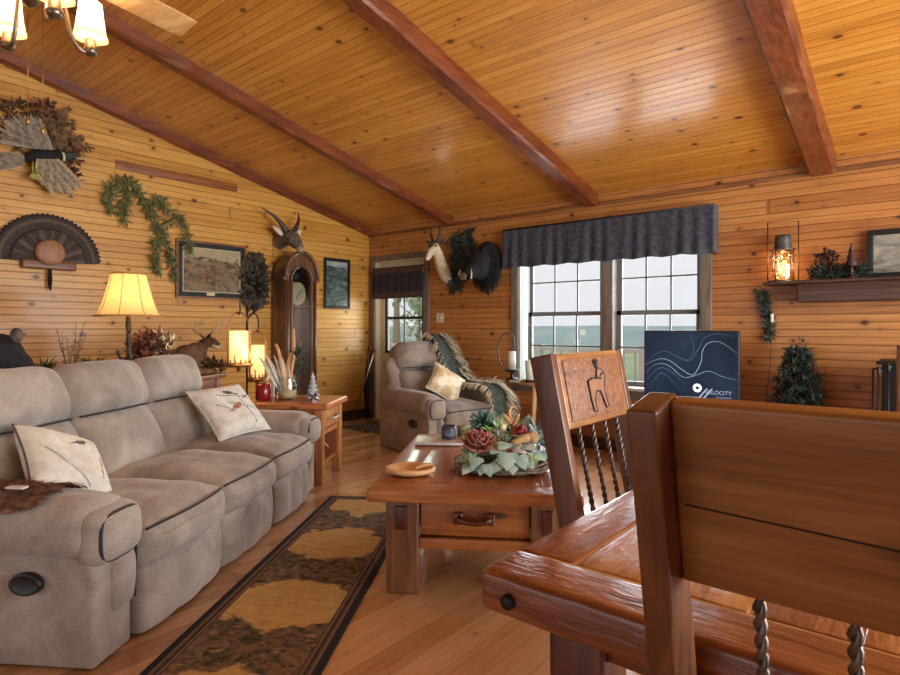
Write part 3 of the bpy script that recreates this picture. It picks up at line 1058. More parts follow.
# corner ends of the side rails show the bolt heads
for x in (.062, DW - .062):
    mb = MB(); mb.lathe([(.0, -.008), (.010, -.008), (.0135, -.004), (.0135, .004)], 16, T(x, -.002, DH - .042) @ R('X', -90) )
    mb.build('bolt', MT['iron'], DT)
mb = MB()
for y in (.14, DL - .22):
    mb.rbox((DW / 2, y, .645), (DW - .36, .05, .075), .006)
for x in (.14, DW - .14):
    mb.rbox((x, DL / 2, .645), (.05, DL - .42, .075), .006)
mb.build('apron', MT['dt_edge'], DT)
mb = MB(); mb.ell((.245, .085, .675), (.022, .02, .016)); mb.ell((.275, .09, .668), (.016, .016, .012)); mb.build('corner_iron', MT['iron'], DT)
for (x, y) in ((.14, .15), (DW - .14, .15), (.14, DL - .22), (DW - .14, DL - .22)):
    MB().rbox((x, y, .343), (.11, .11, .684), .012, 2, (1, 1, 4), fn=worn(.003, 8, x)).build('leg', MT['dkwood'], DT)

# ------------------------------------------------------------------ dining chairs
MT['ch_post'] = wood('chair_post_wood', [(58, 30, 18), (94, 52, 28), (124, 76, 42)], ax=2, rough=.38, coat=.15, knots=1.0, wear=.45, wearc=(44, 22, 16))
MT['ch_panel'] = wood('chair_panel_wood', [(88, 50, 20), (132, 82, 36), (164, 112, 56)], ax=0, rough=.4, coat=.15, scale=.8, knots=.5, wear=.3, wearc=(60, 30, 16))
MT['ch_carve'] = two('tooled_panel_wood', (92, 52, 30), (146, 94, 56), 60, .5, 5, lo=.3, hi=.68, bump=1.0, dist=.6)
MT['deer_in'] = plain('pale_carved_wood', (130, 84, 52), .5, .15)
MT['groove'] = plain('burnt_groove', (40, 26, 20), .7)
MT['twist'] = plain('twisted_iron', (98, 84, 76), .4, .2, metal=.7)
REC = 11.5


def deer_poly():
    """standing deer with its head turned, antlers above (panel units, metres)"""
    body = [(-.045, .018), (-.043, -.045), (-.038, -.09), (-.026, -.095), (-.024, -.05), (-.012, -.022), (.012, -.024), (.022, -.052), (.03, -.088), (.042, -.084), (.036, -.04), (.036, -.005), (.046, .02), (.048, .042), (.028, .038), (.016, .022), (-.02, .026)]
    head = [(.004, .028), (.012, .05), (.018, .064), (.034, .056), (.046, .046), (.044, .036), (.026, .034), (.03, .02)]
    return body, head


def make_chair(label):
    t = thing('dining_chair', label, 'chair', group='dining chairs around the plank table')
    hw = .265; pw, pd = .037, .078
    for sx in (-1, 1):
        Mt = T(sx * (hw - pw / 2), -.21, .45) @ R('X', REC)
        ln = (1.11 - .45) / cos(RAD(REC))
        MB().rbox((0, 0, ln / 2 - .02), (pw, pd, ln + .04), .005, 2, (1, 1, 6), Mt, fn=worn(.0015, 9, sx)).build('back_post', MT['ch_post'], t)
        MB().rbox((sx * (hw - pw / 2), -.205, .225), (pw + .01, .06, .45), .006, 2, (1, 1, 4)).build('leg', MT['ch_post'], t)
        MB().rbox((sx * (hw - .04), .20, .21), (.055, .055, .42), .006, 2, (1, 1, 4)).build('leg', MT['ch_post'], t)
    MB().rbox((0, 0, .435), (2 * hw, .48, .045), .015, 3, (8, 8, 1), fn=lambda o, q: (o.x, o.y, o.z - .012 * (1 - q.x ** 2) * (1 - q.y ** 2) * (q.z > 0))).build('seat', MT['ch_panel'], t)
    mb = MB(); mb.rbox((0, .2, .385), (2 * hw - .13, .03, .06), .005); mb.rbox((0, -.205, .385), (2 * hw - .09, .03, .06), .005)
    for sx in (-1, 1):
        mb.rbox((sx * (hw - .04), 0, .385), (.03, .36, .06), .005); mb.rbox((sx * (hw - .04), 0, .16), (.03, .36, .035), .005)
    mb.rbox((0, 0, .16), (2 * hw - .11, .035, .035), .005)
    mb.build('stretcher', MT['ch_post'], t)
    # back panel between the posts, set to the front
    Mp = T(0, -.21, .45) @ R('X', REC)
    zt = (1.11 - .45) / cos(RAD(REC)) - .002
    ph = .238; zc = zt - ph / 2
    MB().rbox((0, .022, zc), (2 * (hw - pw) + .002, .03, ph), .006, 2, (12, 1, 6), Mp, fn=worn(.0012, 8)).build('back_panel', MT['ch_panel'], t)
    # lower edge band and the check line across the plain side
    mb = MB(); pts = [(-(hw - pw) + .01, .0065, zc - .012), (-.1, .0062, zc - .016), (.1, .0064, zc - .024), (hw - pw - .01, .0066, zc - .02)]
    mb.tube(pts, .0011, 5, Mp); mb.build('check_line', MT['groove'], t)
    cvp = MB().rbox((0, .0385, zc), (2 * (hw - pw) - .05, .006, ph - .04), .002, 1, (1, 1, 1), Mp).build('carved_field', MT['ch_carve'], t)
    Mq = Mp @ T(0, .0415, zc + .004) @ M(((-1, 0, 0, 0), (0, 0, 1, 0), (0, 1, 0, 0), (0, 0, 0, 1)))
    body, head = deer_poly()
    mb = MB(); k = .92
    body = [(x * 1.5, y) for x, y in body]; head = [(x * 1.35, y) for x, y in head]
    mb.prism([(x * k, y * k) for x, y in body], 0, .0035, Mq); mb.prism([(x * k, y * k) for x, y in head], 0, .0042, Mq)
    mb.build('carved_deer', MT['deer_in'], cvp)
    mb = MB()
    for poly in (body, head):
        pp = [(x * k, y * k, .003) for x, y in poly]; mb.tube(pp + [pp[0]], .0032, 5, Mq)
    for pth in ([(.014, .062), (.006, .078), (.0, .094)], [(.02, .064), (.026, .08), (.022, .096)], [(.008, .074), (.016, .086)], [(.026, .08), (.036, .088)]):
        mb.tube([(x * k, y * k, .003) for x, y in pth], .003, 5, Mq)
    mb.build('deer_outline', MT['groove'], cvp)
    # four twisted iron spindles
    for kx in range(4):
        x = -(hw - pw) + .085 + kx * ((2 * (hw - pw) - .17) / 3)
        mb = MB(); z0, z1 = .0, zt - ph + .003
        for ph_ in (0, pi):
            pts = []
            for i in range(61):
                z = lerp(z0, z1, i / 60); a = ph_ + z * 2 * pi / .046
                pts.append((x + .0040 * cos(a), .022 + .0040 * sin(a), z))
            mb.tube(pts, .0048, 6, Mp)
        mb.build('spindle', MT['twist'], t)
    return t


ch = make_chair('wooden dining chair nearest the camera, seen from its plain back')
ch.location = (5.81, -4.3375, 0)
ch2 = dup(ch, (5.222, -3.53, 0), RAD(-90), 'wooden dining chair whose carved deer panel and twisted spindles face the table')
ch3 = dup(ch, (5.957, -2.25, 0), RAD(180), 'wooden dining chair at the far end of the table, only its post showing')

# ------------------------------------------------------------------ foliage helpers
rf = random.Random(21)


def rv(a=1.0):
    return V((rf.uniform(-a, a), rf.uniform(-a, a), rf.uniform(-a, a)))


def spray(mb, path, n, L, W, sp=.8, seg=2, bend=.3, out=(0, -1, 0), mi=0, t0=0.0, flatten=1.0):
    """n thin leaves along a path, pointing along it and outward"""
    path = [V(p) for p in path]; o = V(out)
    for _ in range(n):
        t = (t0 + rf.random() * (1 - t0)) * (len(path) - 1); i = min(int(t), len(path) - 2)
        p = path[i].lerp(path[i + 1], t - i); d = (path[i + 1] - path[i]).normalized()
        q = rv(); q.y *= flatten
        dd = d * rf.uniform(.1, .8) + q * sp + o * .15
        mb.leaf(p, dd, o + rv(.3), L * rf.uniform(.6, 1.15), W * rf.uniform(.7, 1.2), bend, mi, seg)


def clump(mb, c, rad, n, L, W, mi=0, seg=2, bend=.3, up=.2):
    c = V(c)
    for _ in range(n):
        d = V((rf.gauss(0, 1), rf.gauss(0, 1), rf.gauss(0, 1))).normalized()
        q = V((d.x * rad[0], d.y * rad[1], d.z * rad[2])) * rf.uniform(.35, 1)
        mb.leaf(c + q, d + V((0, 0, up)) + rv(.5), rv(), L * rf.uniform(.6, 1.2), W * rf.uniform(.7, 1.2), bend, mi, seg)


def disk(mb, c, r, n=8, mi=0, ax=(0, -1, 0)):
    mb.ell(c, (r, r * .5, r), n, 6, None, mi)


def wallclamp(mb):
    mb.v = [(x, min(y, -.003), z) for x, y, z in mb.v]
    return mb


MT['green'] = two('olive_green_leaf', (64, 70, 30), (104, 106, 56), 20, .8, bump=0)
MT['greend'] = two('dark_pine_green', (26, 36, 30), (58, 72, 56), 20, .85, bump=0)
MT['drygrass'] = two('dried_brown_leaf', (70, 48, 32), (128, 96, 62), 20, .9, bump=0)
MT['dryred'] = two('dried_red_flower', (74, 32, 26), (120, 60, 46), 30, .85, bump=0)
MT['creamleaf'] = two('dried_cream_petal', (196, 176, 134), (226, 210, 172), 30, .85, bump=0)
MT['twig'] = plain('brown_twig', (74, 52, 36), .85, .2)
MT['horn'] = two('dark_horn', (34, 28, 24), (74, 62, 50), 40, .45, stretch=(1, 1, 1), bump=.5)
MT['antler'] = two('pale_antler', (150, 128, 96), (200, 180, 146), 18, .55, bump=.2)
MT['hide_b'] = two('brown_deer_hide', (66, 42, 28), (102, 72, 50), 30, .9, bump=.4)
MT['hide_g'] = two('grey_brown_hide', (74, 62, 52), (118, 102, 86), 30, .9, bump=.4)
MT['hide_w'] = two('cream_hide', (196, 176, 140), (226, 210, 180), 26, .9, bump=.3)
MT['hide_k'] = two('black_hide', (10, 10, 11), (28, 27, 28), 40, .85, bump=.5)
MT['muzzle'] = plain('grey_tan_muzzle', (142, 122, 100), .85, .15)
MT['eye'] = plain('dark_glass_eye', (10, 8, 8), .1)
MT['plaque'] = wood('plaque_wood', [(78, 42, 22), (116, 68, 36), (146, 94, 56)], ax=0, rough=.4)
LROT = RAD(90)

# ------------------------------------------------------------------ left wall: bird, fan, swag, pictures
p = lw(38, 158)
ds = thing('dried_flower_spray', 'spray of dried brown leaves and dark red flowers behind the mounted duck', 'dried flowers', p, LROT)
mb = MB()
for k in range(26):
    a = RAD(rf.uniform(10, 170)); ln = rf.uniform(.2, .46)
    b = V((rf.uniform(-.06, .16), -.03, rf.uniform(-.1, .1)))
    e = b + V((cos(a) * ln * .75, -.03 + rf.uniform(-.05, .0), sin(a) * ln))
    mb.tube([b, (b + e) / 2 + V((rf.uniform(-.02, .02), 0, .01)), e], [.004, .003, .002], 5)
    spray(mb, [b, e], 26, .06, .022, .8, out=(0, -1, 0), t0=.35, flatten=.4)
wallclamp(mb).build('leaves', MT['drygrass'], ds)
for c, rr, n in (((.03, -.06, .40), (.09, .05, .10), 90), ((.22, -.06, .06), (.09, .04, .14), 70)):
    mb = MB(); clump(mb, c, rr, n, .05, .025); wallclamp(mb).build('red_flowers', MT['dryred'], ds)
for c, rr, n in (((-.16, -.05, .33), (.16, .04, .09), 130), ((.20, -.05, -.12), (.10, .04, .10), 90)):
    mb = MB(); clump(mb, c, rr, n, .06, .018); wallclamp(mb).build('grass_heads', MT['twig'], ds)
du = thing('mounted_duck', 'mounted flying duck with spread grey and tan wings and a white neck ring', 'mounted bird', p, LROT)
MT['w_grey'] = two('grey_wing_feather', (118, 108, 94), (164, 152, 134), 26, .8, stretch=(1, 1, 6), bump=.3)
MT['w_tan'] = two('tan_wing_feather', (142, 114, 78), (186, 160, 118), 26, .8, stretch=(1, 1, 6), bump=.3)
mb = MB()
mb.tube([(-.14, -.10, -.06), (-.06, -.12, -.02), (.03, -.13, .0), (.11, -.13, .015), (.16, -.13, .02)], [.02, .055, .068, .05, .03], 12)
mb.build('body', MT['hide_k'], du, mods=[('SUBSURF', dict(levels=1, render_levels=1))])
mb = MB(); mb.tube([(.13, -.13, .017), (.15, -.13, .02)], [.041, .037], 14); mb.build('neck_ring', MT['hide_w'], du)
mb = MB(); mb.tube([(.15, -.13, .02), (.18, -.13, .035), (.215, -.13, .04), (.24, -.13, .035)], [.034, .038, .036, .018], 12); mb.ell((.21, -.165, .05), .006, 8, 6); mb.build('head', MT['greend'], du)
mb = MB(); mb.rbox((.27, -.13, .03), (.07, .03, .014), .006); mb.build('beak', MT['w_tan'], du)


def wing(name, root_, tips, mat, par, lay=.004):
    """feathers from a line of shoulder points to a line of tip points"""
    mb = MB(); n = len(tips)
    for row, (s0, s1, nn) in enumerate(((.0, 1.0, 13), (.0, .62, 11), (.0, .36, 9))):
        for i in range(nn):
            t = i / (nn - 1)
            a = V(root_[0]).lerp(V(root_[1]), t); q = t * (n - 1); k = min(int(q), n - 2)
            b = V(tips[k]).lerp(V(tips[k + 1]), q - k)
            d = b - a
            mb.leaf(a + V((0, -lay * (row * 3 + (i % 2)), 0)), d, (0, -1, 0), d.length * s1 * rf.uniform(.93, 1.05), .044, .04, i % 2, 5, prof=lambda t: min(1, .55 + t * .6) * (1 if t < .8 else sqrt(max(0, 1 - ((t - .8) / .2) ** 2)) * .95 + .05))
    return mb.build(name, [mat, MT['w_dark']], par)


MT['w_dark'] = two('dark_wing_feather', (98, 86, 72), (142, 128, 108), 30, .8, bump=.3)
wing('wing', [(-.08, -.12, .05), (.05, -.14, .03)], [(-.30, -.08, .06), (-.27, -.08, .26), (-.14, -.10, .34), (-.02, -.12, .30)], MT['w_grey'], du)
wing('wing', [(.08, -.17, -.03), (-.05, -.16, -.05)], [(.30, -.14, -.20), (.24, -.13, -.30), (.08, -.12, -.33), (-.03, -.11, -.22)], MT['w_tan'], du)
wing('tail', [(-.13, -.10, -.04), (-.13, -.10, -.09)], [(-.36, -.09, -.06), (-.36, -.09, -.12), (-.30, -.09, -.17)], MT['w_grey'], du)
mb = MB()
for x in (-.07, -.04):
    mb.tube([(x, -.13, -.06), (x - .01, -.15, -.13), (x - .005, -.15, -.17)], [.009, .007, .006], 6)
    for s in (-1, 0, 1):
        mb.leaf((x - .005, -.15, -.165), (s * .5, -.2, -1), (0, -1, 0), .06, .022, .1)
mb.build('feet', plain('olive_yellow_feet', (150, 144, 66), .6), du)

p = lw(48, 262)
tf = thing('turkey_tail_fan', 'dark turkey tail fan with a round copper centre on a wall plaque', 'tail fan', p, LROT)
mb = MB()
for row, (nn, r0, L, w, yy) in enumerate(((33, .05, .36, .06, -.03), (27, .05, .235, .045, -.045))):
    for i in range(nn):
        a = RAD(lerp(6, 176, i / (nn - 1))); d = V((cos(a), 0, sin(a)))
        b = len(mb.f)
        mb.leaf(V((0, yy - .003 * (i % 2), .0)) + d * r0, d, (0, -1, 0), L, w, .03, 0, 14, prof=lambda t: min(1, .35 + t * .8) * (1 if t < .86 else sqrt(max(0, 1 - ((t - .86) / .14) ** 2)) * .9 + .1))
        for k in range(b, len(mb.f)):
            t = ((k - b) // 2) / 14
            mb.mi[k] = 2 if t > .88 else (1 if (row == 0 and .72 < t < .8) or (i % 3 == 0 and row == 1) else 0)
MT['tk_d'] = two('dark_brown_tail_feather', (36, 26, 22), (66, 48, 38), 50, .75, bump=.3)
MT['tk_m'] = plain('bronze_feather_band', (78, 56, 38), .6)
MT['tk_t'] = plain('black_feather_edge', (22, 18, 18), .8)
mb.build('tail_feathers', [MT['tk_d'], MT['tk_m'], MT['tk_t']], tf)
MY = M(((1, 0, 0, 0), (0, 0, 1, 0), (0, -1, 0, 0), (0, 0, 0, 1)))      # lathe axis z -> -y
MYo = M(((1, 0, 0, 0), (0, 0, -1, 0), (0, 1, 0, 0), (0, 0, 0, 1)))
mb = MB(); mb.lathe([(0, .03), (.085, .028), (.105, .018), (.11, .0), (.11, -.02)], 32, T(-.005, -.075, .075) @ MYo); mb.build('centre_disc', plain('copper_disc', (148, 104, 74), .5, .15), tf)
mb = MB(); mb.rbox((0, -.03, -.03), (.40, .06, .075), .015, 2, (6, 1, 1)); mb.build('plaque', MT['plaque'], tf)
mb = MB()
for k in range(60):
    a = rf.uniform(0, 2 * pi); q = rf.uniform(0, .018)
    mb.tube([(q * cos(a) * .6, -.05 + q * sin(a) * .5, -.06), (q * cos(a), -.05 + q * sin(a) * .6, -.15), (q * cos(a) * .7, -.05, -.24 + rf.uniform(-.01, .03))], [.003, .003, .001], 4)
mb.build('beard', MT['hide_k'], tf)

p = lw(150, 225)
sw = thing('pine_swag', 'trailing green needle swag on the wall beside the large framed picture', 'greenery', p, LROT)


def loc(root_, w_):
    return R('Z', -root_.rotation_euler.z * 180 / pi) @ (V(w_) - V(root_.location))


stems = [[lw(112, 188, .03), lw(126, 180, .04), lw(140, 192, .05), lw(152, 214, .06), lw(164, 236, .06), lw(172, 256, .05), lw(174, 280, .04)],
         [lw(128, 182, .03), lw(126, 200, .06), lw(124, 222, .05)], [lw(160, 226, .05), lw(180, 218, .05), lw(188, 238, .06), lw(190, 250, .05)],
         [lw(162, 232, .05), lw(156, 250, .06), lw(158, 272, .05)], [lw(112, 186, .03), lw(109, 196, .05), lw(112, 210, .05)], [lw(150, 212, .04), lw(158, 200, .06), lw(170, 212, .06)]]
ms_ = MB(); mb = MB()
for k, s in enumerate(stems):
    s = smoothpts([loc(sw, q) for q in s], 5)
    ms_.tube(s, taper(len(s), .007, .003), 6)
    spray(mb, s, [270, 90, 100, 110, 70, 80][k], .09, .014, .9, 2, .35, flatten=.35)
ms_.build('stem', MT['twig'], sw); wallclamp(mb).build('needles', MT['green'], sw)


def art(name, stops, seed, sx=5.0, sz=9.0, hor=None, sky=None):
    """loose painted landscape"""
    t = NT(name); s = t.sep(t.obj())
    n = t.noise(t.xyz(t.math('MULTIPLY', s[0], sx), t.math('MULTIPLY', s[2], sz), seed), 1.6, 7, 1.1, .62)
    col = t.ramp(n, stops)
    if hor is not None:
        edge = t.math('MULTIPLY_ADD', t.math('SUBTRACT', n, .5), .18, s[2])
        col = t.mix(t.ss(edge, hor, hor + .03), col, t.ramp(t.noise(t.xyz(s[0], s[2], seed), 6, 4), [(.3, sky[0]), (.7, sky[1])]))
    t.p(col=col, rough=.3, coat=.3)
    return t.m


MT['blackf'] = plain('black_picture_mat', (15, 14, 15), .6)
MT['frw'] = wood('frame_wood', [(84, 46, 22), (126, 76, 36), (150, 100, 54)], ax=0, rough=.4)


def picture(name, label, a, b, z0, z1, fw, matw, artm, out=.03, fill=None, outer=None, root=None, left=True, plate=False):
    w_, h_ = abs(b - a), z1 - z0
    c = (0, (a + b) / 2, (z0 + z1) / 2) if left else ((a + b) / 2, 0, (z0 + z1) / 2)
    t = thing(name, label, 'picture', c, LROT if left else 0)
    def ring(mb, W_, H_, k, y0, y1):
        for sx in (-1, 1):
            mb.rbox((sx * (W_ / 2 - k / 2), (y0 + y1) / 2, 0), (k, y1 - y0, H_ - 2 * k), .003)
            mb.rbox((0, (y0 + y1) / 2, sx * (H_ / 2 - k / 2)), (W_, y1 - y0, k), .003)
    mb = MB(); ring(mb, w_, h_, fw, -out, -.002); mb.build('frame', outer or MT['frw'], t)
    iw, ih = w_ - 2 * fw, h_ - 2 * fw
    mb = MB(); mb.box(-iw / 2, iw / 2, -out * .5, -.003, -ih / 2, ih / 2); mb.build('mat_board', MT['blackf'], t)
    iw -= 2 * matw; ih -= 2 * matw
    if fill:
        mb = MB(); ring(mb, iw + .02, ih + .02, .01, -out * .5 - .004, -out * .5); mb.build('fillet', fill, t)
    mb = MB(); mb.box(-iw / 2, iw / 2, -out * .5 - .002, -out * .5 + .001, -ih / 2, ih / 2); mb.build('print', artm, t)
    if plate:
        mb = MB(); mb.rbox((-.02, -out * .5 - .003, -ih / 2 - matw / 2), (.09, .005, .03), .002); mb.build('name_plate', plain('cream_plate', (206, 190, 150), .4), t)
    return t


pic = picture('framed_picture', 'wide framed wildlife picture with a black mat on the left wall', -2.60, -1.83, 1.49, 2.08, .022, .055,
              art('painting_woodland', [(.3, (36, 30, 22)), (.42, (92, 72, 44)), (.54, (136, 108, 70)), (.66, (96, 98, 80)), (.8, (176, 156, 114))], 3.0, 7, 13, .10, ((150, 140, 112), (176, 160, 124))), plate=True, fill=plain('cream_fillet', (190, 174, 138), .6))
mb = MB()
for (x, z, s) in ((-.10, -.06, .055), (.0, -.03, .05), (-.02, -.1, .05)):
    mb.ell((x, -.018, z), (s, .003, s * .55), 12, 6); mb.ell((x + s * .9, -.018, z + s * .6), (s * .35, .003, s * .3), 10, 6)
    for k in (-.6, .5): mb.tube([(x + k * s, -.018, z), (x + k * s, -.018, z - s)], s * .1, 5)
mb.build('painted_animals', plain('painted_brown', (112, 78, 52), .5, .2), [o for o in pic.children if o.name.startswith('print')][0])
picture('framed_picture', 'small upright framed lake landscape between the tall clock and the corner', -.76, -.35, 1.43, 2.06, .028, .012,
        art('painting_lake', [(.3, (30, 38, 40)), (.45, (62, 74, 70)), (.58, (96, 110, 108)), (.75, (140, 148, 142))], 8.0, 5, 12, .19, ((136, 146, 148), (176, 180, 176))), outer=MT['blackf'])

# ------------------------------------------------------------------ antelope mount, leafy wreath, clock
def head_mount(name, label, loc_, rotz, mats, path, rad, horns, ears, muzzle=None, vox=.009, eyes=None):
    t = thing(name, label, 'animal mount', loc_, rotz)
    mb = MB(); mb.tube(path, rad, 14); mb.ell(path[0], (rad[0], .04, rad[0] * 1.2)); mb.ell(path[-1], rad[-1] * 1.05)
    mb.build('head_and_neck', mats[0], t, mods=FUSE(vox))
    if muzzle:
        mb = MB(); mb.ell(*muzzle); mb.build('muzzle', mats[1], t)
    for h, r_ in horns:
        h = smoothpts(h, 6)
        mb = MB(); mb.tube(h, [x * (1 + .10 * (i % 2)) for i, x in enumerate(taper(len(h), *r_))], 10); mb.build('horn', mats[2], t)
    for (b, d, L, W_) in ears:
        mb = MB(); mb.leaf(b, d, (0, -1, .2), L, W_, .15, 0, 5); mb.build('ear', mats[3], t, mods=[('SOLIDIFY', dict(thickness=.008))])
    for e in (eyes or []):
        mb = MB(); mb.ell(e, .012, 10, 8); mb.build('eye', MT['eye'], t)
    mb = MB(); mb.rbox((path[0][0], -.012, path[0][2]), (rad[0] * 2.0, .024, rad[0] * 1.5), .01); mb.build('mount_board', MT['plaque'], t)
    return t


p = lw(292, 250, .27); p.x = 0
head_mount('antelope_mount', 'dark antelope head with two long spread horns mounted above the tall clock', p, LROT, (MT['hide_g'], MT['muzzle'], MT['horn'], MT['hide_w']),
           [(.02, -.01, .14), (.02, -.10, .145), (.01, -.20, .15), (.0, -.27, .13), (-.0, -.35, .07), (-.0, -.41, .02)], [.095, .09, .088, .09, .07, .045],
           [([(-.04, -.22, .20), (-.10, -.22, .28), (-.20, -.2, .37), (-.34, -.18, .44)], (.03, .026, .016, .004)), ([(.05, -.22, .20), (.09, -.22, .27), (.14, -.2, .36), (.15, -.18, .46)], (.03, .026, .016, .004))],
           [((-.06, -.2, .16), (-1, -.1, .75), .17, .075), ((.08, -.2, .16), (.8, -.1, .8), .15, .07)], ((0, -.42, .0), (.045, .04, .04)), eyes=[(-.075, -.3, .12), (.075, -.3, .12)])

p = V((0, -1.73, 1.70))
lwth = thing('leafy_wreath', 'dark dried-leaf wreath hanging left of the tall clock', 'wreath', p, LROT)
mb = MB(); R0 = .17
ring_ = [(R0 * cos(a) * .62, -.04, R0 * 1.5 * sin(a)) for a in [2 * pi * i / 28 for i in range(29)]]
mb.tube(ring_, .018, 7); mb.build('twig_ring', MT['twig'], lwth)
mb = MB(); spray(mb, ring_, 480, .10, .045, .9, 3, .3, flatten=.5); clump(mb, (0, -.05, 0), (.10, .03, .2), 200, .10, .045); wallclamp(mb).build('leaves', two('dark_dried_leaf', (30, 28, 24), (86, 74, 54), 14, .8, bump=0), lwth)
mb = MB(); spray(mb, ring_, 90, .07, .04, .9, 3, .3, flatten=.5); wallclamp(mb).build('pale_leaves', MT['drygrass'], lwth)

CK = thing('grandfather_clock', 'tall brown arch-topped grandfather clock with a glazed door on the left wall', 'clock', (.0, -1.30, 0), LROT)
CK.location.x = .02; CK.scale = (.86, 1, 1)
MT['clockw'] = wood('clock_wood', [(62, 38, 24), (98, 64, 40), (126, 88, 58)], ax=2, rough=.35, coat=.2)
mb = MB(); mb.rbox((0, -.15, .10), (.54, .30, .20), .015); mb.rbox((0, -.15, .225), (.50, .28, .05), .012)
mb.build('plinth', MT['clockw'], CK)
mb = MB()
for sx in (-1, 1):
    mb.rbox((sx * .205, -.14, 1.0), (.075, .26, 1.5), .008)
    mb.tube([(sx * .215, -.275, .26), (sx * .215, -.275, 1.72)], .022, 10)
mb.box(-.2, .2, -.05, -.01, .25, 1.8)
mb.build('case', MT['clockw'], CK)
arc = [(cos(a) * .245, 1.76 + sin(a) * .27) for a in [pi * i / 20 for i in range(21)]]
XZ = M(((1, 0, 0, 0), (0, 0, -1, 0), (0, 1, 0, 0), (0, 0, 0, 1)))
mb = MB()
inner = [(cos(a) * .15, 1.72 + sin(a) * .155) for a in [pi * i / 20 for i in range(21)]]
vs, fs = [], []
for (x, z), (xi, zi) in zip(arc, inner):
    for y in (-.27, -.01):
        vs += [(x, y, z), (xi, y, zi)]
for i in range(20):
    a = i * 4
    fs += [(a, a + 1, a + 5, a + 4), (a + 2, a + 6, a + 7, a + 3), (a, a + 4, a + 6, a + 2), (a + 1, a + 3, a + 7, a + 5)]
mb.add(vs, fs); mb.prism([(x, z) for x, z in arc], .01, .03, XZ)
mb.build('hood', MT['clockw'], CK)
mb = MB(); mb.tube([(cos(a) * .255, -.285, 1.76 + sin(a) * .285) for a in [pi * i / 24 for i in range(25)]], .022, 8)
mb.tube([(cos(a) * .165, -.28, 1.72 + sin(a) * .165) for a in [pi * i / 24 for i in range(25)]], .012, 8)
mb.rbox((-.262, -.19, 1.74), (.05, .2, .05), .01); mb.rbox((.262, -.19, 1.74), (.05, .2, .05), .01)
mb.build('arch_moulding', MT['clockw'], CK)
mb = MB()
for sx in (-1, 1): mb.rbox((sx * .158, -.275, 1.0), (.028, .03, 1.46), .006)
mb.rbox((0, -.275, .29), (.33, .03, .05), .006); mb.rbox((0, -.275, 1.43), (.30, .024, .025), .005)
mb.build('door_frame', MT['clockw'], CK)
mb = MB(); mb.box(-.15, .15, -.27, -.266, .3, 1.72); mb.prism(inner, .266, .27, XZ); mb.build('pane', glass('clock_glass', .14), CK)
mb = MB(); mb.lathe([(0, .012), (.125, .012), (.135, .006), (.135, 0)], 36, T(0, -.19, 1.58) @ MYo); mb.build('dial', plain('pale_dial', (196, 190, 150), .4, .08), CK)
mb = MB(); mb.lathe([(.0, .02), (.07, .02), (.075, .0)], 28, T(0, -.19, 1.78) @ MYo); mb.build('moon_dial', MT['blackf'], CK)
mb = MB()
for a, L in ((60, .09), (200, .06)):
    mb.tube([(0, -.207, 1.58), (L * sin(RAD(a)), -.207, 1.58 + L * cos(RAD(a)))], .004, 5)
mb.build('hand', MT['blackf'], CK)
for x in (-.08, 0, .08):
    mb = MB(); mb.tube([(x, -.15, 1.45), (x, -.15, .95 + x)], .003, 5); mb.tube([(x, -.15, .95 + x), (x, -.15, .72 + x)], .024, 12); mb.build('weight', MT['brass'], CK)
mb = MB(); mb.tube([(0, -.1, 1.44), (0, -.1, .62)], .005, 6); mb.lathe([(0, .01), (.07, .008), (.075, 0)], 24, T(0, -.1, .58) @ MYo); mb.build('pendulum', MT['brass'], CK)

# ------------------------------------------------------------------ console behind the sofa and what stands on it
c_, s_ = cos(RAD(5.8)), sin(RAD(5.8))


def sp_(X, Y, z):
    return SOFA @ V((X, Y, z))


SROT = sofa.rotation_euler.z
CZ = .80
con = thing('console_table', 'long reddish brown console table standing behind the sofa', 'console table', sp_(1.72, 1.28, 0), SROT)
MT['conw'] = wood('console_wood', [(88, 42, 24), (132, 72, 42), (160, 98, 62)], ax=0, rough=.4, coat=.15)
mb = MB(); mb.rbox((0, 0, CZ - .02), (2.74, .46, .04), .008, 2); mb.build('tabletop', MT['conw'], con)
mb = MB(); mb.rbox((0, 0, CZ - .12), (2.6, .38, .16), .006); mb.build('apron', MT['conw'], con)
mb = MB(); mb.rbox((0, 0, .16), (2.56, .36, .03), .006); mb.build('shelf', MT['conw'], con)
for x in (-1.28, 0, 1.28):
    for y in (-.17, .17):
        mb = MB(); mb.rbox((x, y, (CZ - .04) / 2), (.07, .06, CZ - .04), .008); mb.build('leg', MT['conw'], con)
mb = MB(); mb.box(-1.25, 1.25, .165, .18, .17, CZ - .2); mb.build('back_panel', MT['conw'], con)

# table lamp
LX = 1.96
la = thing('table_lamp', 'twig-stemmed table lamp with a glowing cream bell shade behind the sofa', 'lamp', sp_(LX, 1.2, CZ), SROT)
mb = MB(); mb.lathe([(0, .0), (.085, .0), (.09, .012), (.075, .03), (.03, .045), (.02, .07)], 20); mb.build('base', MT['iron'], la)
mb = MB()
pts = [(.008 * sin(z * 22), .006 * cos(z * 17), z) for z in [.05 + .04 * i for i in range(12)]]
mb.tube(pts, [.017 + .003 * sin(i * 2.3) for i in range(12)], 9)
for z, a in ((.16, .5), (.26, 2.4), (.36, 4.4)): mb.tube([(0, 0, z), (.03 * cos(a), .03 * sin(a), z + .03)], [.009, .004], 6)
mb.build('stem', two('birch_twig_bark', (38, 28, 22), (96, 76, 58), 24, .85, stretch=(1, 1, .4), bump=.4), la)
MT['shade'] = NT('cream_lamp_shade')
t = MT['shade']
tr = t.n('ShaderNodeBsdfTranslucent', {'Color': lin((252, 226, 160))}); df = t.n('ShaderNodeBsdfDiffuse', {'Color': lin((236, 206, 140))})
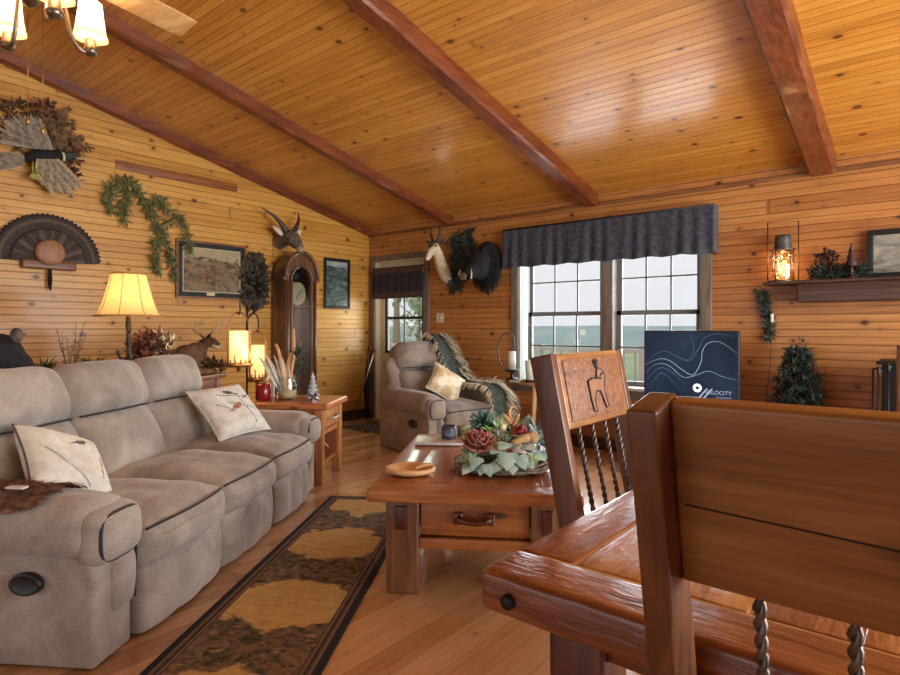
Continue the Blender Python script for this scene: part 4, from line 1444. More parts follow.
em = t.n('ShaderNodeEmission', {'Color': lin((255, 212, 128)), 'Strength': .26})
m1 = t.n('ShaderNodeMixShader'); t.set(m1.inputs[0], .5); t.set(m1.inputs[1], df.outputs[0]); t.set(m1.inputs[2], tr.outputs[0])
a1 = t.n('ShaderNodeAddShader'); t.set(a1.inputs[0], m1.outputs[0]); t.set(a1.inputs[1], em.outputs[0])
t.t.links.new(a1.outputs[0], t.out.inputs['Surface']); MT['shade'] = t.m


def bell(mb, r0, r1, z0, z1, n=24, rib=0.0, ribs=6, th=.0):
    prof = []
    for i in range(13):
        t_ = i / 12; prof.append((lerp(r0, r1, t_ ** .62), lerp(z0, z1, t_)))
    mb.lathe(prof, n, wob=lambda a, z: 1 - rib * abs(sin(a * ribs / 2)) ** .6)


mb = MB(); bell(mb, .212, .112, .474, .765, 48); shd = mb.build('lamp_shade', MT['shade'], la)
mb = MB(); mb.lathe([(.208, .470), (.215, .472), (.214, .482), (.209, .484)], 48); mb.lathe([(.109, .760), (.115, .762), (.115, .772), (.109, .772)], 48)
for k in range(8):
    a = 2 * pi * k / 8 + .3
    mb.tube([((lerp(.212, .112, (i / 8) ** .62) + .001) * cos(a), (lerp(.212, .112, (i / 8) ** .62) + .001) * sin(a), lerp(.474, .765, i / 8)) for i in range(9)], .0025, 5)
mb.build('shade_trim', plain('tan_shade_trim', (176, 132, 70), .7), shd)
mb = MB(); mb.tube([(0, 0, .5), (0, 0, .56)], .016, 10); mb.ell((0, 0, .61), (.032, .032, .042)); mb.build('bulb', glow('bulb_glow', (255, 224, 160), 3.0), la)
mb = MB(); mb.tube([(0, 0, .765), (0, 0, .80)], [.006, .004], 8); mb.ell((0, 0, .80), .012, 10, 8); mb.build('finial', MT['brass'], la)

# bear bust
bx = .93
be = thing('black_bear_bust', 'black bear figure with round ears and grey muzzle behind the left of the sofa', 'bear figure', sp_(bx, 1.2, CZ), SROT + RAD(-100))
mb = MB()
mb.ell((0, 0, .16), (.16, .14, .15)); mb.ell((0, -.03, .25), (.125, .125, .12)); mb.ell((0, -.13, .22), (.06, .08, .055))
mb.build('body', MT['hide_k'], be, mods=FUSE(.009))
for sx in (-1, 1):
    mb = MB(); mb.ell((sx * .10, .0, .355), (.04, .022, .042)); mb.build('ear', MT['hide_g'], be)
mb = MB(); mb.ell((0, -.165, .205), (.048, .06, .042)); mb.build('muzzle', MT['muzzle'], be)
mb = MB(); mb.ell((0, -.225, .215), (.022, .014, .016)); mb.ell((-.055, -.135, .275), .012, 8, 6); mb.ell((.055, -.135, .275), .012, 8, 6); mb.build('nose_and_eyes', MT['eye'], be)

# twigs and small plants along the console
tw = thing('bare_twig_bunch', 'thin bare twig bunch standing behind the middle of the sofa', 'twigs', sp_(1.46, 1.24, CZ), SROT); tw.scale = (.75, .75, 1)
mb = MB(); mb.lathe([(0, 0), (.04, 0), (.045, .06), (.03, .12), (.034, .15)], 16); mb.build('pot', MT['plaque'], tw)
mb = MB()
for k in range(9):
    a = k * .75; r0 = rf.uniform(.08, .18)
    pts = smoothpts([(0, 0, .08), (cos(a) * r0 * .4, sin(a) * r0 * .3, .2), (cos(a) * r0, sin(a) * r0 * .5, rf.uniform(.30, .43))], 4)
    mb.tube(pts, taper(len(pts), .004, .0015), 5)
    spray(mb, pts, 8, .03, .006, .7, t0=.5)
mb.build('twigs', MT['twig'], tw)
for (X, lab, n) in ((1.25, 'small green fern tuft behind the gap between the left and middle sofa backs', 150), (1.655, 'small green fern tuft just left of the lamp stem', 110)):
    f = thing('fern_tuft', lab, 'plant', sp_(X, 1.24, CZ), SROT)
    mb = MB(); mb.lathe([(0, 0), (.045, 0), (.055, .09), (.05, .1)], 16); mb.build('pot', MT['plaque'], f)
    mb = MB()
    for k in range(n):
        a = rf.uniform(0, 2 * pi); e = rf.uniform(.5, 1.4)
        mb.leaf((0, 0, .1), (cos(a) * cos(e), sin(a) * cos(e), sin(e)), (0, 0, 1), rf.uniform(.09, .16), .016, .45)
    mb.build('fronds', MT['green'], f)
df_ = thing('antler_candle_holder', 'dark twisted antler ornament at the foot of the lamp', 'ornament', sp_(1.80, 1.12, CZ), SROT); df_.scale = (.7, .7, 1)
mb = MB(); mb.lathe([(0, 0), (.05, 0), (.05, .02), (.015, .05), (.012, .2)], 16)
for a in (.3, 1.5, 3.0, 4.4): mb.tube(smoothpts([(0, 0, .18), (cos(a) * .06, sin(a) * .05, .2), (cos(a) * .1, sin(a) * .07, .25)], 4), [.012] * 8 + [.004], 6)
mb.build('antlers', MT['horn'], df_)

# dried flower arrangement and reclining deer
fa = thing('dried_floral_arrangement', 'dried arrangement of cream and rust flowers between the lamp and the deer figure', 'dried flowers', sp_(2.25, 1.22, CZ), SROT)
mb = MB(); mb.lathe([(0, 0), (.09, 0), (.12, .08), (.11, .14), (.12, .15)], 20); mb.build('basket', MT['twig'], fa)
mb = MB(); clump(mb, (0, 0, .22), (.13, .12, .12), 260, .08, .03); mb.build('leaves', MT['drygrass'], fa)
mb = MB(); clump(mb, (.06, -.05, .27), (.09, .08, .08), 70, .06, .04); mb.build('cream_petals', MT['creamleaf'], fa)
mb = MB(); clump(mb, (-.08, -.03, .28), (.09, .08, .09), 90, .05, .03); mb.build('rust_petals', MT['dryred'], fa)
dd = thing('deer_figure', 'brown reclining deer figure with pale antlers behind the far end of the sofa', 'deer figure', sp_(2.79, 1.22, CZ), SROT); dd.scale = (.84, .84, .80)
mb = MB()
mb.ell((-.06, 0, .19), (.21, .11, .13)); mb.ell((.10, 0, .21), (.13, .10, .13)); mb.ell((-.20, .0, .16), (.12, .11, .12))
mb.tube([(.13, 0, .22), (.20, -.02, .30), (.24, -.05, .35)], [.085, .062, .055], 12)
mb.tube([(.22, -.04, .36), (.27, -.09, .34), (.31, -.14, .30)], [.056, .045, .026], 12)
for (x, y) in ((.14, -.09), (-.16, -.10), (.14, .09), (-.16, .1)):
    mb.tube([(x, y, .13), (x + .10, y * 1.1, .10), (x + .02, y * 1.25, .07), (x + .13, y * 1.25, .065)], [.055, .034, .026, .02], 10)
mb.tube([(-.3, 0, .2), (-.35, 0, .22)], [.03, .012], 8)
mb.build('body', MT['hide_b'], dd, mods=FUSE(.009))
mb = MB(); mb.ell((.318, -.15, .292), (.026, .026, .022)); mb.tube([(.255, -.085, .305), (.31, -.145, .275)], [.03, .02], 10); mb.build('muzzle', MT['hide_w'], dd)
for sx in (-1, 1):
    mb = MB(); mb.leaf((.23 + .02 * sx, -.04 + .03 * sx, .385), (.3 * sx - .1, .6 * sx, .5), (1, 0, .2), .09, .04, .2, 0, 4); mb.build('ear', MT['hide_b'], dd, mods=[('SOLIDIFY', dict(thickness=.006))])
    main = smoothpts([(.235, -.05 + .025 * sx, .40), (.20 + .03 * sx, -.03 + .11 * sx, .45), (.23 + .05 * sx, -.06 + .16 * sx, .51), (.30 + .03 * sx, -.12 + .13 * sx, .54)], 5)
    mb = MB(); mb.tube(main, taper(len(main), .013, .004), 8)
    for k, (dx, dz) in ((5, (.03, .07)), (9, (.02, .075)), (12, (.03, .05))):
        q = main[k]; mb.tube([q, q + V((dx * .6, -.01 * sx, dz * .6)), q + V((dx, 0, dz))], [.009, .006, .002], 6)
    mb.build('antler', MT['antler'], dd)
mb = MB(); mb.ell((-.02, 0, .03), (.38, .20, .06), 24, 10, fn=lambda q: V((q.x, q.y, max(0.001, q.z + .02 * mnoise.noise(q * 9))))); clump(mb, (.25, -.12, .07), (.12, .08, .05), 60, .09, .05); mb.v = [(x, y, max(z, .004)) for x, y, z in mb.v]
mb.build('leafy_base', MT['drygrass'], dd)

# ------------------------------------------------------------------ end table and the things on it
ETZ = .62
ET = thing('end_table', 'live-edge wooden end table with drawer beside the far sofa arm', 'end table', sp_(2.43, -.03, 0), SROT)
MT['etw'] = wood('end_table_wood', [(120, 72, 36), (170, 112, 62), (200, 148, 92)], ax=2, rough=.35, coat=.2, knots=.6)
MT['etop'] = wood('live_edge_wood', [(128, 66, 34), (176, 104, 58), (206, 144, 88)], ax=1, rough=.3, coat=.25, knots=.7)
mb = MB(); mb.rbox((.28, .28, ETZ - .025), (.58, .64, .05), .018, 3, (8, 10, 1), fn=lambda o, q: (o.x + .012 * mnoise.noise(V((o.y * 9, q.x, 2))), o.y, o.z + .004 * mnoise.noise(V((o.x * 9, o.y * 9, 0)))))
mb.build('tabletop', MT['etop'], ET)
for x in (.05, .51):
    for y in (.04, .52):
        mb = MB(); mb.rbox((x, y, .285), (.07, .07, .57), .008, 2, (1, 1, 4), fn=worn(.003, 9, x)); mb.build('leg', MT['etw'], ET)
mb = MB(); mb.box(.08, .48, .03, .05, .36, .40); mb.box(.03, .05, .07, .5, .36, .565); mb.box(.51, .53, .07, .5, .36, .565); mb.box(.08, .48, .51, .53, .36, .565)
mb.rbox((.28, .28, .14), (.44, .46, .03), .005); mb.build('rail', MT['etw'], ET)
dw_ = MB().rbox((.28, .035, .485), (.385, .03, .15), .006).build('drawer', MT['etw'], ET)
mb = MB(); mb.tube(smoothpts([(.18, .015, .49), (.20, -.02, .485), (.28, -.025, .48), (.36, -.02, .485), (.38, .015, .49)], 4), .008, 8); mb.build('handle', MT['antler'], dw_)
dk_ = MB().rbox((.28, .05, .255), (.385, .03, .19), .004).build('lower_door', MT['dkwood'], ET)
mb = MB(); mb.tube([(.12, .03, .31), (.14, .0, .27), (.16, .03, .23)], .007, 8); mb.build('handle', MT['antler'], dk_)


def et(x, y, z=0.0):
    return SOFA @ V((2.43 + x, -.03 + y, ETZ + .004 + z))


cj = thing('red_candle_jar', 'dark red candle jar at the left of the end table', 'candle', et(.17, .535), SROT); cj.scale = (.84, .84, .94)
mb = MB(); mb.lathe([(0, 0), (.066, 0), (.072, .01), (.072, .13), (.066, .135), (.064, .11), (0, .105)], 24); mb.build('jar', plain('dark_red_glass', (128, 20, 26), .2), cj)
mb = MB(); mb.lathe([(.062, .108), (.06, .112), (0, .114)], 20); mb.build('wax', plain('pink_wax', (206, 120, 104), .5), cj)
bo = thing('white_bottle', 'slim white bottle just behind the red candle jar', 'bottle', et(.36, .555), SROT)
mb = MB(); mb.lathe([(0, 0), (.032, 0), (.034, .01), (.034, .15), (.02, .175), (.014, .18)], 20); mb.build('body', plain('white_plastic', (206, 202, 200), .4, .05), bo)
mb = MB(); mb.lathe([(.016, .178), (.016, .205), (.0, .208)], 14); mb.build('cap', MT['hide_g'], bo)
va = thing('feather_vase', 'glass vase holding grey feathers, driftwood and dried stems on the end table', 'vase', et(.24, .37), SROT); va.scale = (1.15, 1.15, 1.22)
mb = MB(); mb.lathe([(0, 0), (.06, 0), (.066, .02), (.075, .09), (.06, .13), (.065, .15)], 24); mb.build('glass', glass('vase_glass', .10, (236, 240, 236)), va)
mb = MB(); mb.lathe([(0, .006), (.056, .008), (.066, .05), (.0, .07)], 20); mb.build('filler', MT['creamleaf'], va)
mb = MB()
for k in range(5):
    mb.leaf((-.02 + .01 * k, .03 - .012 * k, .04), (-.35 + .12 * k, .35 - .1 * k, 1), (0, -1, .1), .30 - .02 * k, .075, .15, 0, 6)
mb.build('feathers', two('pale_grey_feather', (168, 162, 150), (206, 202, 190), 30, .8, bump=.2), va)
mb = MB()
for pts in ([(-.01, 0, .05), (-.03, .03, .22), (-.01, .05, .3), (-.05, .06, .36)], [(.0, 0, .06), (.03, .0, .24), (.05, -.03, .32)], [(.02, -.01, .1), (.05, -.03, .3), (.045, -.03, .46)]):
    q = smoothpts(pts, 5); mb.tube(q, taper(len(q), .016, .010), 8)
mb.build('driftwood', wood('driftwood', [(150, 104, 62), (190, 140, 92), (214, 172, 128)], ax=2, rough=.7), va)
mb = MB(); clump(mb, (.06, -.06, .25), (.05, .05, .12), 60, .05, .016); mb.build('dark_stems', MT['greend'], va)
ctree = thing('glass_tree_ornament', 'small clear white tree ornament near the right edge of the end table', 'ornament', et(.28, .17), SROT)
mb = MB()
prof = [(0, 0), (.045, 0), (.045, .012), (.012, .02)]
for k in range(5): prof += [(.06 - .010 * k, .03 + .034 * k), (.02 - .003 * k, .06 + .034 * k)]
prof += [(.002, .215)]
mb.lathe(prof, 18, wob=lambda a, z: 1 + .1 * sin(a * 6)); mb.build('tree', plain('frosted_glass', (206, 208, 212), .15, .06, trans=.35), ctree)
tk = thing('metal_trinket', 'small dark and silver metal trinket at the front corner of the end table', 'trinket', et(.10, .10), SROT)
mb = MB()
for a in range(3):
    d = V((cos(a * 2.1), sin(a * 2.1), .0)) * .04
    mb.tube([V((0, 0, .035)) - d + V((0, 0, -.026)), V((0, 0, .035)) + d + V((0, 0, .026))], .008, 8)
mb.ell((0, 0, .035), .018, 10, 8); mb.build('body', plain('mixed_silver', (112, 110, 110), .25, .3, metal=.8), tk)

# ------------------------------------------------------------------ lantern stand with two lanterns
lp = pt(247, 400, 4.98); lp.z = 0
ls = thing('lantern_stand', 'black iron double shepherd-hook stand behind the end table', 'lantern stand', lp, YAW)
mb = MB(); mb.lathe([(0, 0), (.11, 0), (.115, .01), (.03, .02), (.0, .022)], 24); mb.build('base', MT['iron'], ls)
mb = MB(); mb.tube([(0, 0, .01), (0, 0, 1.36)], .009, 8); mb.build('pole', MT['iron'], ls)
hk = {}
for key, (dx, top) in dict(a=(-.012, 1.315), b=(.10, 1.165)).items():
    mb = MB(); sx = -1 if dx < 0 else 1; z0 = 1.36 if key == 'a' else 1.24; yo = -.16 if key == 'a' else -.03
    mb.tube(smoothpts([(0, 0, z0 - .06), (sx * .01, yo * .1, z0 + .03), (dx * .5, yo * .5, z0 + .075), (dx * .95, yo * .8, z0 + .05), (dx, yo + .03, top + .02), (dx, yo, top - .012), (dx, yo - .03, top + .008)], 6), .006, 8)
    mb.build('hook', MT['iron'], ls)
    hk[key] = lp + V((RX * dx + FX * yo, RY * dx + FY * yo, top))
MT['candle'] = glow('candle_glow', (255, 222, 142), .95)
MT['copper'] = plain('coppery_metal', (150, 106, 70), .4, .15, metal=.7)
for key, lab, rr, ch_, tt in (('a', 'brighter copper lantern with a glowing candle, hanging higher on the stand', .074, .255, .44), ('b', 'lower lantern with a glowing candle, hanging right of the brighter one', .054, .265, .42)):
    q = hk[key]
    t = thing('hanging_lantern', lab, 'lantern', (q.x, q.y, q.z - tt), YAW, 'lanterns on the hook stand')
    mb = MB(); mb.lathe([(0, 0), (rr * 1.35, .0), (rr * 1.5, .015), (rr * 1.35, .03), (rr * 1.1, .035), (0, .036)], 24, wob=lambda a, z: 1 + .04 * sin(a * 10)); mb.lathe([(.0, -.04), (.012, -.035), (.02, -.01), (.02, .0)], 12)
    mb.build('base', MT['copper'], t)
    mb = MB(); w_ = rr * 1.22
    mb.tube(smoothpts([(-w_, 0, .02), (-w_, 0, tt * .55), (-w_ * .95, 0, tt * .78), (-w_ * .55, 0, tt * .95), (0, 0, tt + .003), (w_ * .55, 0, tt * .95), (w_ * .95, 0, tt * .78), (w_, 0, tt * .55), (w_, 0, .02)], 5), .0065, 8)
    mb.tube([(0, -w_, .02), (0, -w_, .10)], .005, 6); mb.tube([(0, w_, .02), (0, w_, .10)], .005, 6)
    mb.build('handle', MT['copper'], t)
    mb = MB(); mb.lathe([(0, .037), (rr, .037), (rr, .037 + ch_), (rr * .9, .04 + ch_), (rr * .5, .03 + ch_), (0, .03 + ch_)], 28, wob=lambda a, z: 1 - .0 * a); mb.build('candle', MT['candle'], t)
    mb = MB()
    for k in range(12):
        a = 2 * pi * k / 12; mb.tube([(rr * 1.12 * cos(a), rr * 1.12 * sin(a), .03), (rr * 1.12 * cos(a), rr * 1.12 * sin(a), .062)], .006, 6)
    mb.build('gallery', MT['copper'], t)
LAN = [hk['a'] + V((0, 0, -.2)), hk['b'] + V((0, 0, -.2))]

# ------------------------------------------------------------------ corner: umbrella and cane
um = thing('black_umbrella', 'folded black umbrella standing in the corner by the glazed door', 'umbrella', (.14, -.16, 0), 0)
mb = MB(); mb.tube([(.05, -.05, .0), (.03, -.03, .12), (0, 0, .45), (-.02, .02, .78)], [.006, .028, .045, .012], 12); mb.build('canopy', plain('black_fabric', (22, 22, 26), .8), um)
mb = MB(); mb.tube(smoothpts([(-.02, .02, .76), (-.025, .025, .86), (-.02, .03, .91), (.01, .03, .93), (.035, .03, .9)], 5), .011, 8); mb.build('handle', MT['dkwood'], um)
cn = thing('walking_cane', 'thin grey walking cane leaning beside the umbrella in the corner', 'cane', (.31, -.30, 0), 0)
mb = MB(); mb.tube([(-.06, -.22, .006), (-.08, .16, .84)], [.008, .01], 8); mb.build('shaft', MT['pewter'], cn)
mb = MB(); mb.tube(smoothpts([(-.08, .16, .83), (-.08, .165, .87), (-.06, .16, .895), (-.02, .15, .89)], 5), .011, 8); mb.build('handle', MT['dkwood'], cn)

# ------------------------------------------------------------------ back wall
p = bw(449, 272)
head_mount('springbok_mount', 'cream springbok head with dark curved horns mounted right of the glazed door', p, 0, (MT['hide_w'], MT['hide_w'], MT['horn'], MT['hide_g']),
           [(0, -.01, -.08), (.0, -.08, -.02), (.0, -.15, .08), (.0, -.20, .20), (-.005, -.24, .27), (-.01, -.31, .21), (-.02, -.36, .13)], [.08, .078, .068, .058, .058, .046, .028],
           [([(-.025, -.25, .32), (-.05, -.25, .38), (-.07, -.25, .45), (-.03, -.26, .51)], (.02, .018, .013, .004)), ([(.03, -.25, .32), (.06, -.25, .38), (.08, -.25, .45), (.045, -.26, .51)], (.02, .018, .013, .004))],
           [((-.04, -.24, .29), (-1, -.1, .6), .14, .05), ((.05, -.24, .29), (1, -.1, .6), .14, .05)], eyes=[(-.055, -.29, .275), (.048, -.29, .275)])
p = bw(457, 260)
gw = thing('hanging_grass_swag', 'dark green dried swag hanging on the wall behind the springbok', 'greenery', p, 0)
mb = MB()
for k in range(7):
    x = rf.uniform(-.08, .10); s = [(x, -.02, .30), (x + rf.uniform(-.08, .1), -.05, .05), (x + rf.uniform(-.12, .1), -.03, -.35)]
    spray(mb, smoothpts(s, 4), 90, .10, .018, .7, flatten=.4)
wallclamp(mb).build('leaves', MT['greend'], gw)
p = bw(489, 266)
bo = thing('boar_mount', 'black boar shoulder mount with a pale tusk beside the wide window', 'animal mount', p, 0)
mb = MB(); mb.ell((.04, -.09, .0), (.185, .12, .27)); mb.ell((.02, -.18, .0), (.14, .13, .18)); mb.tube([(-.0, -.2, -.02), (-.03, -.28, -.08), (-.05, -.36, -.13)], [.12, .088, .06], 14)
mb.build('head_and_shoulders', MT['hide_k'], bo, mods=FUSE(.012))
mb = MB()
for k in range(700):
    d = V((rf.gauss(0, 1), -abs(rf.gauss(0, 1)), rf.gauss(0, 1))).normalized()
    mb.leaf(V((.04, -.09, 0)) + V((d.x * .18, d.y * .115, d.z * .265)), V((d.x * .5 + .1, d.y * .3 - .1, d.z * .4 - .8)), d, rf.uniform(.05, .09), .012, .1)
wallclamp(mb).build('bristles', MT['hide_k'], bo)
for sx in (-1, 1):
    mb = MB(); mb.tube(smoothpts([(-.05 + sx * .055, -.34, -.16), (-.05 + sx * .085, -.37, -.12), (-.05 + sx * .075, -.36, -.06)], 6), taper(13, .011, .003), 8); mb.build('tusk', MT['creamleaf'], bo)
    mb = MB(); mb.leaf((sx * .08, -.26, .09), (sx * .5, .1, 1), (0, -1, 0), .12, .06, .1, 0, 4); mb.build('ear', MT['hide_k'], bo, mods=[('SOLIDIFY', dict(thickness=.008))])
mb = MB(); mb.ell((-.055, -.405, -.14), (.05, .02, .044)); mb.build('snout', MT['hide_g'], bo)
mb = MB(); mb.ell((-.10, -.29, -.03), .011, 8, 6); mb.build('eye', MT['eye'], bo)
mb = MB(); mb.ell((.04, -.29, -.03), .011, 8, 6); mb.build('eye', MT['eye'], bo)
p = bw(471, 248)
fe = thing('feather_swag', 'dark dried swag hanging above and left of the boar mount', 'greenery', p, 0)
mb = MB()
for k in range(5):
    x = rf.uniform(-.08, .08); spray(mb, smoothpts([(x, -.02, .22), (x + .02, -.04, .0), (x + rf.uniform(-.06, .06), -.03, -.2)], 4), 80, .09, .018, .7, flatten=.4)
wallclamp(mb).build('leaves', MT['greend'], fe)

p = bw(440, 318)
sw_ = thing('light_switch', 'cream double light switch plate right of the glazed door', 'light switch', p, 0)
mb = MB(); mb.rbox((0, -.004, 0), (.115, .008, .115), .004); mb.build('plate', MT['cream'], sw_)
for x in (-.025, .025):
    mb = MB(); mb.rbox((x, -.012, .003), (.014, .016, .03), .003); mb.build('toggle', MT['white'], sw_)

# valances
def valmat(name, c1, c2, c3):
    t = NT(name); s = t.sep(t.obj())
    n = t.noise(t.obj(), 26.0, 4, .5); st = t.math('SINE', t.math('MULTIPLY', s[0], 60.0))
    f = t.math('MULTIPLY_ADD', st, .10, n)
    t.p(col=t.ramp(f, [(.3, c1), (.5, c2), (.72, c3)]), rough=.9, sheen=.1)
    t.bump(n, .3, .004)
    return t.m


MT['val'] = valmat('charcoal_valance', (36, 38, 46), (56, 58, 68), (76, 76, 82))
VX0, VX1, VZ0, VZ1 = 2.23, 4.385, 1.83, 2.245
vl = thing('window_valance', 'long gathered charcoal valance across the twin window', 'valance', ((VX0 + VX1) / 2, 0, 0), 0)
hw = (VX1 - VX0) / 2


def vfab(u, v_):
    L = 2 * hw + .22; s = u * L
    if s < .11: x, y = -hw, -s
    elif s > L - .11: x, y = hw, -(L - s)
    else: x, y = -hw + s - .11, -.11
    f = v_ ** .8
    wv = .010 * sin(s * 46) * f + .006 * sin(s * 17 + 1) * f
    z = lerp(VZ1, VZ0, v_) + .006 * sin(s * 23) * v_ ** 3
    return (x, y + (wv if abs(x) < hw - .001 else 0) - .012 * v_, z)


mb = MB(); mb.grid(vfab, 260, 14); mb.build('fabric', MT['val'], vl, mods=[('SOLIDIFY', dict(thickness=.006))])
mb = MB(); mb.box(-hw + .01, hw - .01, -.10, -.002, VZ1 - .03, VZ1 - .008); mb.build('mounting_board', MT['trimw'], vl)
mb = MB(); mb.tube([(-hw, -.115, VZ1 - .006), (hw, -.115, VZ1 - .006)], .009, 8); mb.build('top_cord', MT['blackf'], vl)

vd = thing('door_valance', 'dark plaid valance with brown bands over the glazed door', 'valance', ((DX0 + DX1) / 2, 0, 0), 0)
t = NT('plaid_valance'); s = t.sep(t.obj())
fz = t.math('ABSOLUTE', t.math('DIVIDE', t.math('SUBTRACT', s[2], 1.765), .2))
pl_ = t.math('SINE', t.math('MULTIPLY', s[0], 48.0))
colr = t.ramp(t.math('MULTIPLY_ADD', pl_, .12, t.noise(t.obj(), 30.0, 3)), [(.3, (30, 26, 34)), (.6, (54, 46, 54))])
colr = t.mix(t.math('GREATER_THAN', fz, .62), colr, t.ramp(t.noise(t.obj(), 40.0, 3), [(.3, (62, 44, 40)), (.7, (92, 68, 58))]))
t.p(col=colr, rough=.9); MT['plaid'] = t.m
hd = (DX1 - DX0) / 2 + .015


def dfab(u, v_):
    x = lerp(-hd, hd, u)
    return (x, -.035 - .012 * sin(v_ * pi * 3) ** 2 - .004 * sin(x * 30) * v_, lerp(1.965, 1.565, v_))


mb = MB(); mb.grid(dfab, 60, 24); mb.build('fabric', MT['plaid'], vd, mods=[('SOLIDIFY', dict(thickness=.005))])
mb = MB(); mb.rbox((0, -.024, 1.955), (2 * hd, .03, .025), .004); mb.build('rod', MT['trimw'], vd)

# ------------------------------------------------------------------ small table with candle holders right of the recliner
stp = cv(.88, 5.66)
st = thing('side_table', 'small tan round-topped side table between the recliner and the window', 'side table', stp, 0)
MT['tanw'] = wood('tan_table_wood', [(132, 92, 54), (172, 128, 80), (200, 160, 112)], ax=2, rough=.45)
mb = MB(); mb.lathe([(0, .65), (.20, .65), (.21, .66), (.21, .68), (.20, .69), (0, .69)], 32); mb.build('tabletop', MT['tanw'], st)
mb = MB(); mb.lathe([(0, .2), (.15, .2), (.15, .22), (0, .22)], 24); mb.build('shelf', MT['tanw'], st)
for k in range(3):
    a = k * 2.094 + .5; mb = MB(); mb.tube([(.17 * cos(a), .17 * sin(a), .0), (.13 * cos(a), .13 * sin(a), .655)], .018, 10); mb.build('leg', MT['tanw'], st)


def cpt(px, py, d):
    return pt(px, py, d)


q = cpt(512, 371, 5.72); q.z = .692
ac = thing('arch_candle_holder', 'black iron arched holder with a white pillar candle by the window casing', 'candle holder', q, YAW)
mb = MB(); mb.lathe([(0, 0), (.06, 0), (.06, .01), (.012, .02), (.012, .07), (.075, .085), (.08, .095), (0, .095)], 20); mb.build('base', MT['iron'], ac)
mb = MB(); mb.tube(smoothpts([(-.08, 0, .09), (-.13, 0, .2), (-.13, 0, .34), (-.09, 0, .43), (-.03, 0, .44), (.015, 0, .40), (.02, 0, .33), (.0, 0, .31), (-.015, 0, .33)], 6), .006, 8); mb.build('arch', MT['iron'], ac)
mb = MB(); mb.lathe([(0, .095), (.038, .095), (.038, .27), (.03, .272), (0, .266)], 20); mb.build('candle', MT['white'], ac)
q = cpt(531, 383, 5.45); q.z = .692
wc = thing('pillar_candle', 'short white pillar candle on a dark dish beside the carved chair post', 'candle', q, YAW)
mb = MB(); mb.lathe([(0, 0), (.062, 0), (.07, .02), (.06, .022), (0, .02)], 20); mb.build('dish', MT['iron'], wc)
mb = MB(); mb.lathe([(0, .02), (.046, .02), (.046, .20), (.038, .203), (0, .196)], 20, R('Y', -3)); mb.build('candle', MT['white'], wc)

# ------------------------------------------------------------------ screen and its console
yT = -.62
xa, xb = bw(645, 330, yT).x, bw(740, 330, yT).x
zt, zb = bw(690, 330.5, yT).z, bw(690, 400, yT).z - .01
tc_ = thing('media_console', 'low dark wooden console under the screen, mostly behind the dining chairs', 'console', ((xa + xb) / 2 - .04, yT, 0), 0)
cw, chh = .92, zb - .075
mb = MB(); mb.rbox((0, 0, chh - .015), (cw, .44, .03), .006); mb.build('top', MT['dkwood'], tc_)
mb = MB(); mb.box(-cw / 2 + .02, cw / 2 - .02, -.19, .2, .05, chh - .03); mb.build('body', MT['dkwood'], tc_)
for sx in (-1, 1):
    d_ = MB().rbox((sx * (cw / 4 - .01), -.2, chh / 2), (cw / 2 - .05, .02, chh - .14), .004).build('door', MT['plaque'], tc_)
    mb = MB(); mb.ell((sx * .05, -.215, chh / 2), .012, 10, 8); mb.build('knob', MT['brass'], d_)
for sx in (-1, 1):
    for sy in (-1, 1):
        mb = MB(); mb.rbox((sx * (cw / 2 - .06), sy * .15, .025), (.06, .06, .05), .006); mb.build('foot', MT['dkwood'], tc_)
tv = thing('television', 'flat screen showing white swirl lines and a round logo on dark blue', 'television', ((xa + xb) / 2, yT, chh), 0)
TW, TH = xb - xa, zt - zb; z0 = zb - chh
mb = MB(); mb.rbox((0, .0, z0 + TH / 2), (TW, .045, TH), .006); mb.build('housing', MT['blackp'], tv)
t = NT('screen_blue'); s = t.sep(t.obj())
f = t.noise(t.xyz(s[0], s[2], 1.0), 3.0, 3, .4)
t.p(col=lin((6, 8, 14)), rough=.35, spec=.15, emc=t.ramp(f, [(.3, (21, 29, 44)), (.7, (42, 54, 73))]), em=1.0)
scr = MB().box(-TW / 2 + .012, TW / 2 - .012, -.0245, -.022, z0 + .014, z0 + TH - .012).build('screen', t.m, tv)
MT['swirl'] = glow('screen_line', (128, 142, 164), 1.0); MT['swirl2'] = glow('screen_line_dim', (78, 94, 122), 1.0); MT['logo'] = glow('screen_logo_white', (224, 230, 238), 1.0)


def sx_(u): return -TW / 2 + u * TW
def sz_(v_): return z0 + TH * (1 - v_)


def ribbon(pts, w_, m, name='screen_line'):
    pts = smoothpts([(sx_(u), -.0252, sz_(v_)) for u, v_ in pts], 8)
    mb = MB(); vs, fs = [], []
    for i, q in enumerate(pts):
        d = (pts[min(i + 1, len(pts) - 1)] - pts[max(0, i - 1)]).normalized(); nn = V((-d.z, 0, d.x))
        ww = w_ * (.25 + .75 * sin(pi * i / (len(pts) - 1)))
        vs += [q + nn * ww, q - nn * ww]
    fs = [(2 * i, 2 * i + 1, 2 * i + 3, 2 * i + 2) for i in range(len(pts) - 1)]
    mb.add(vs, fs).build(name, m, scr)


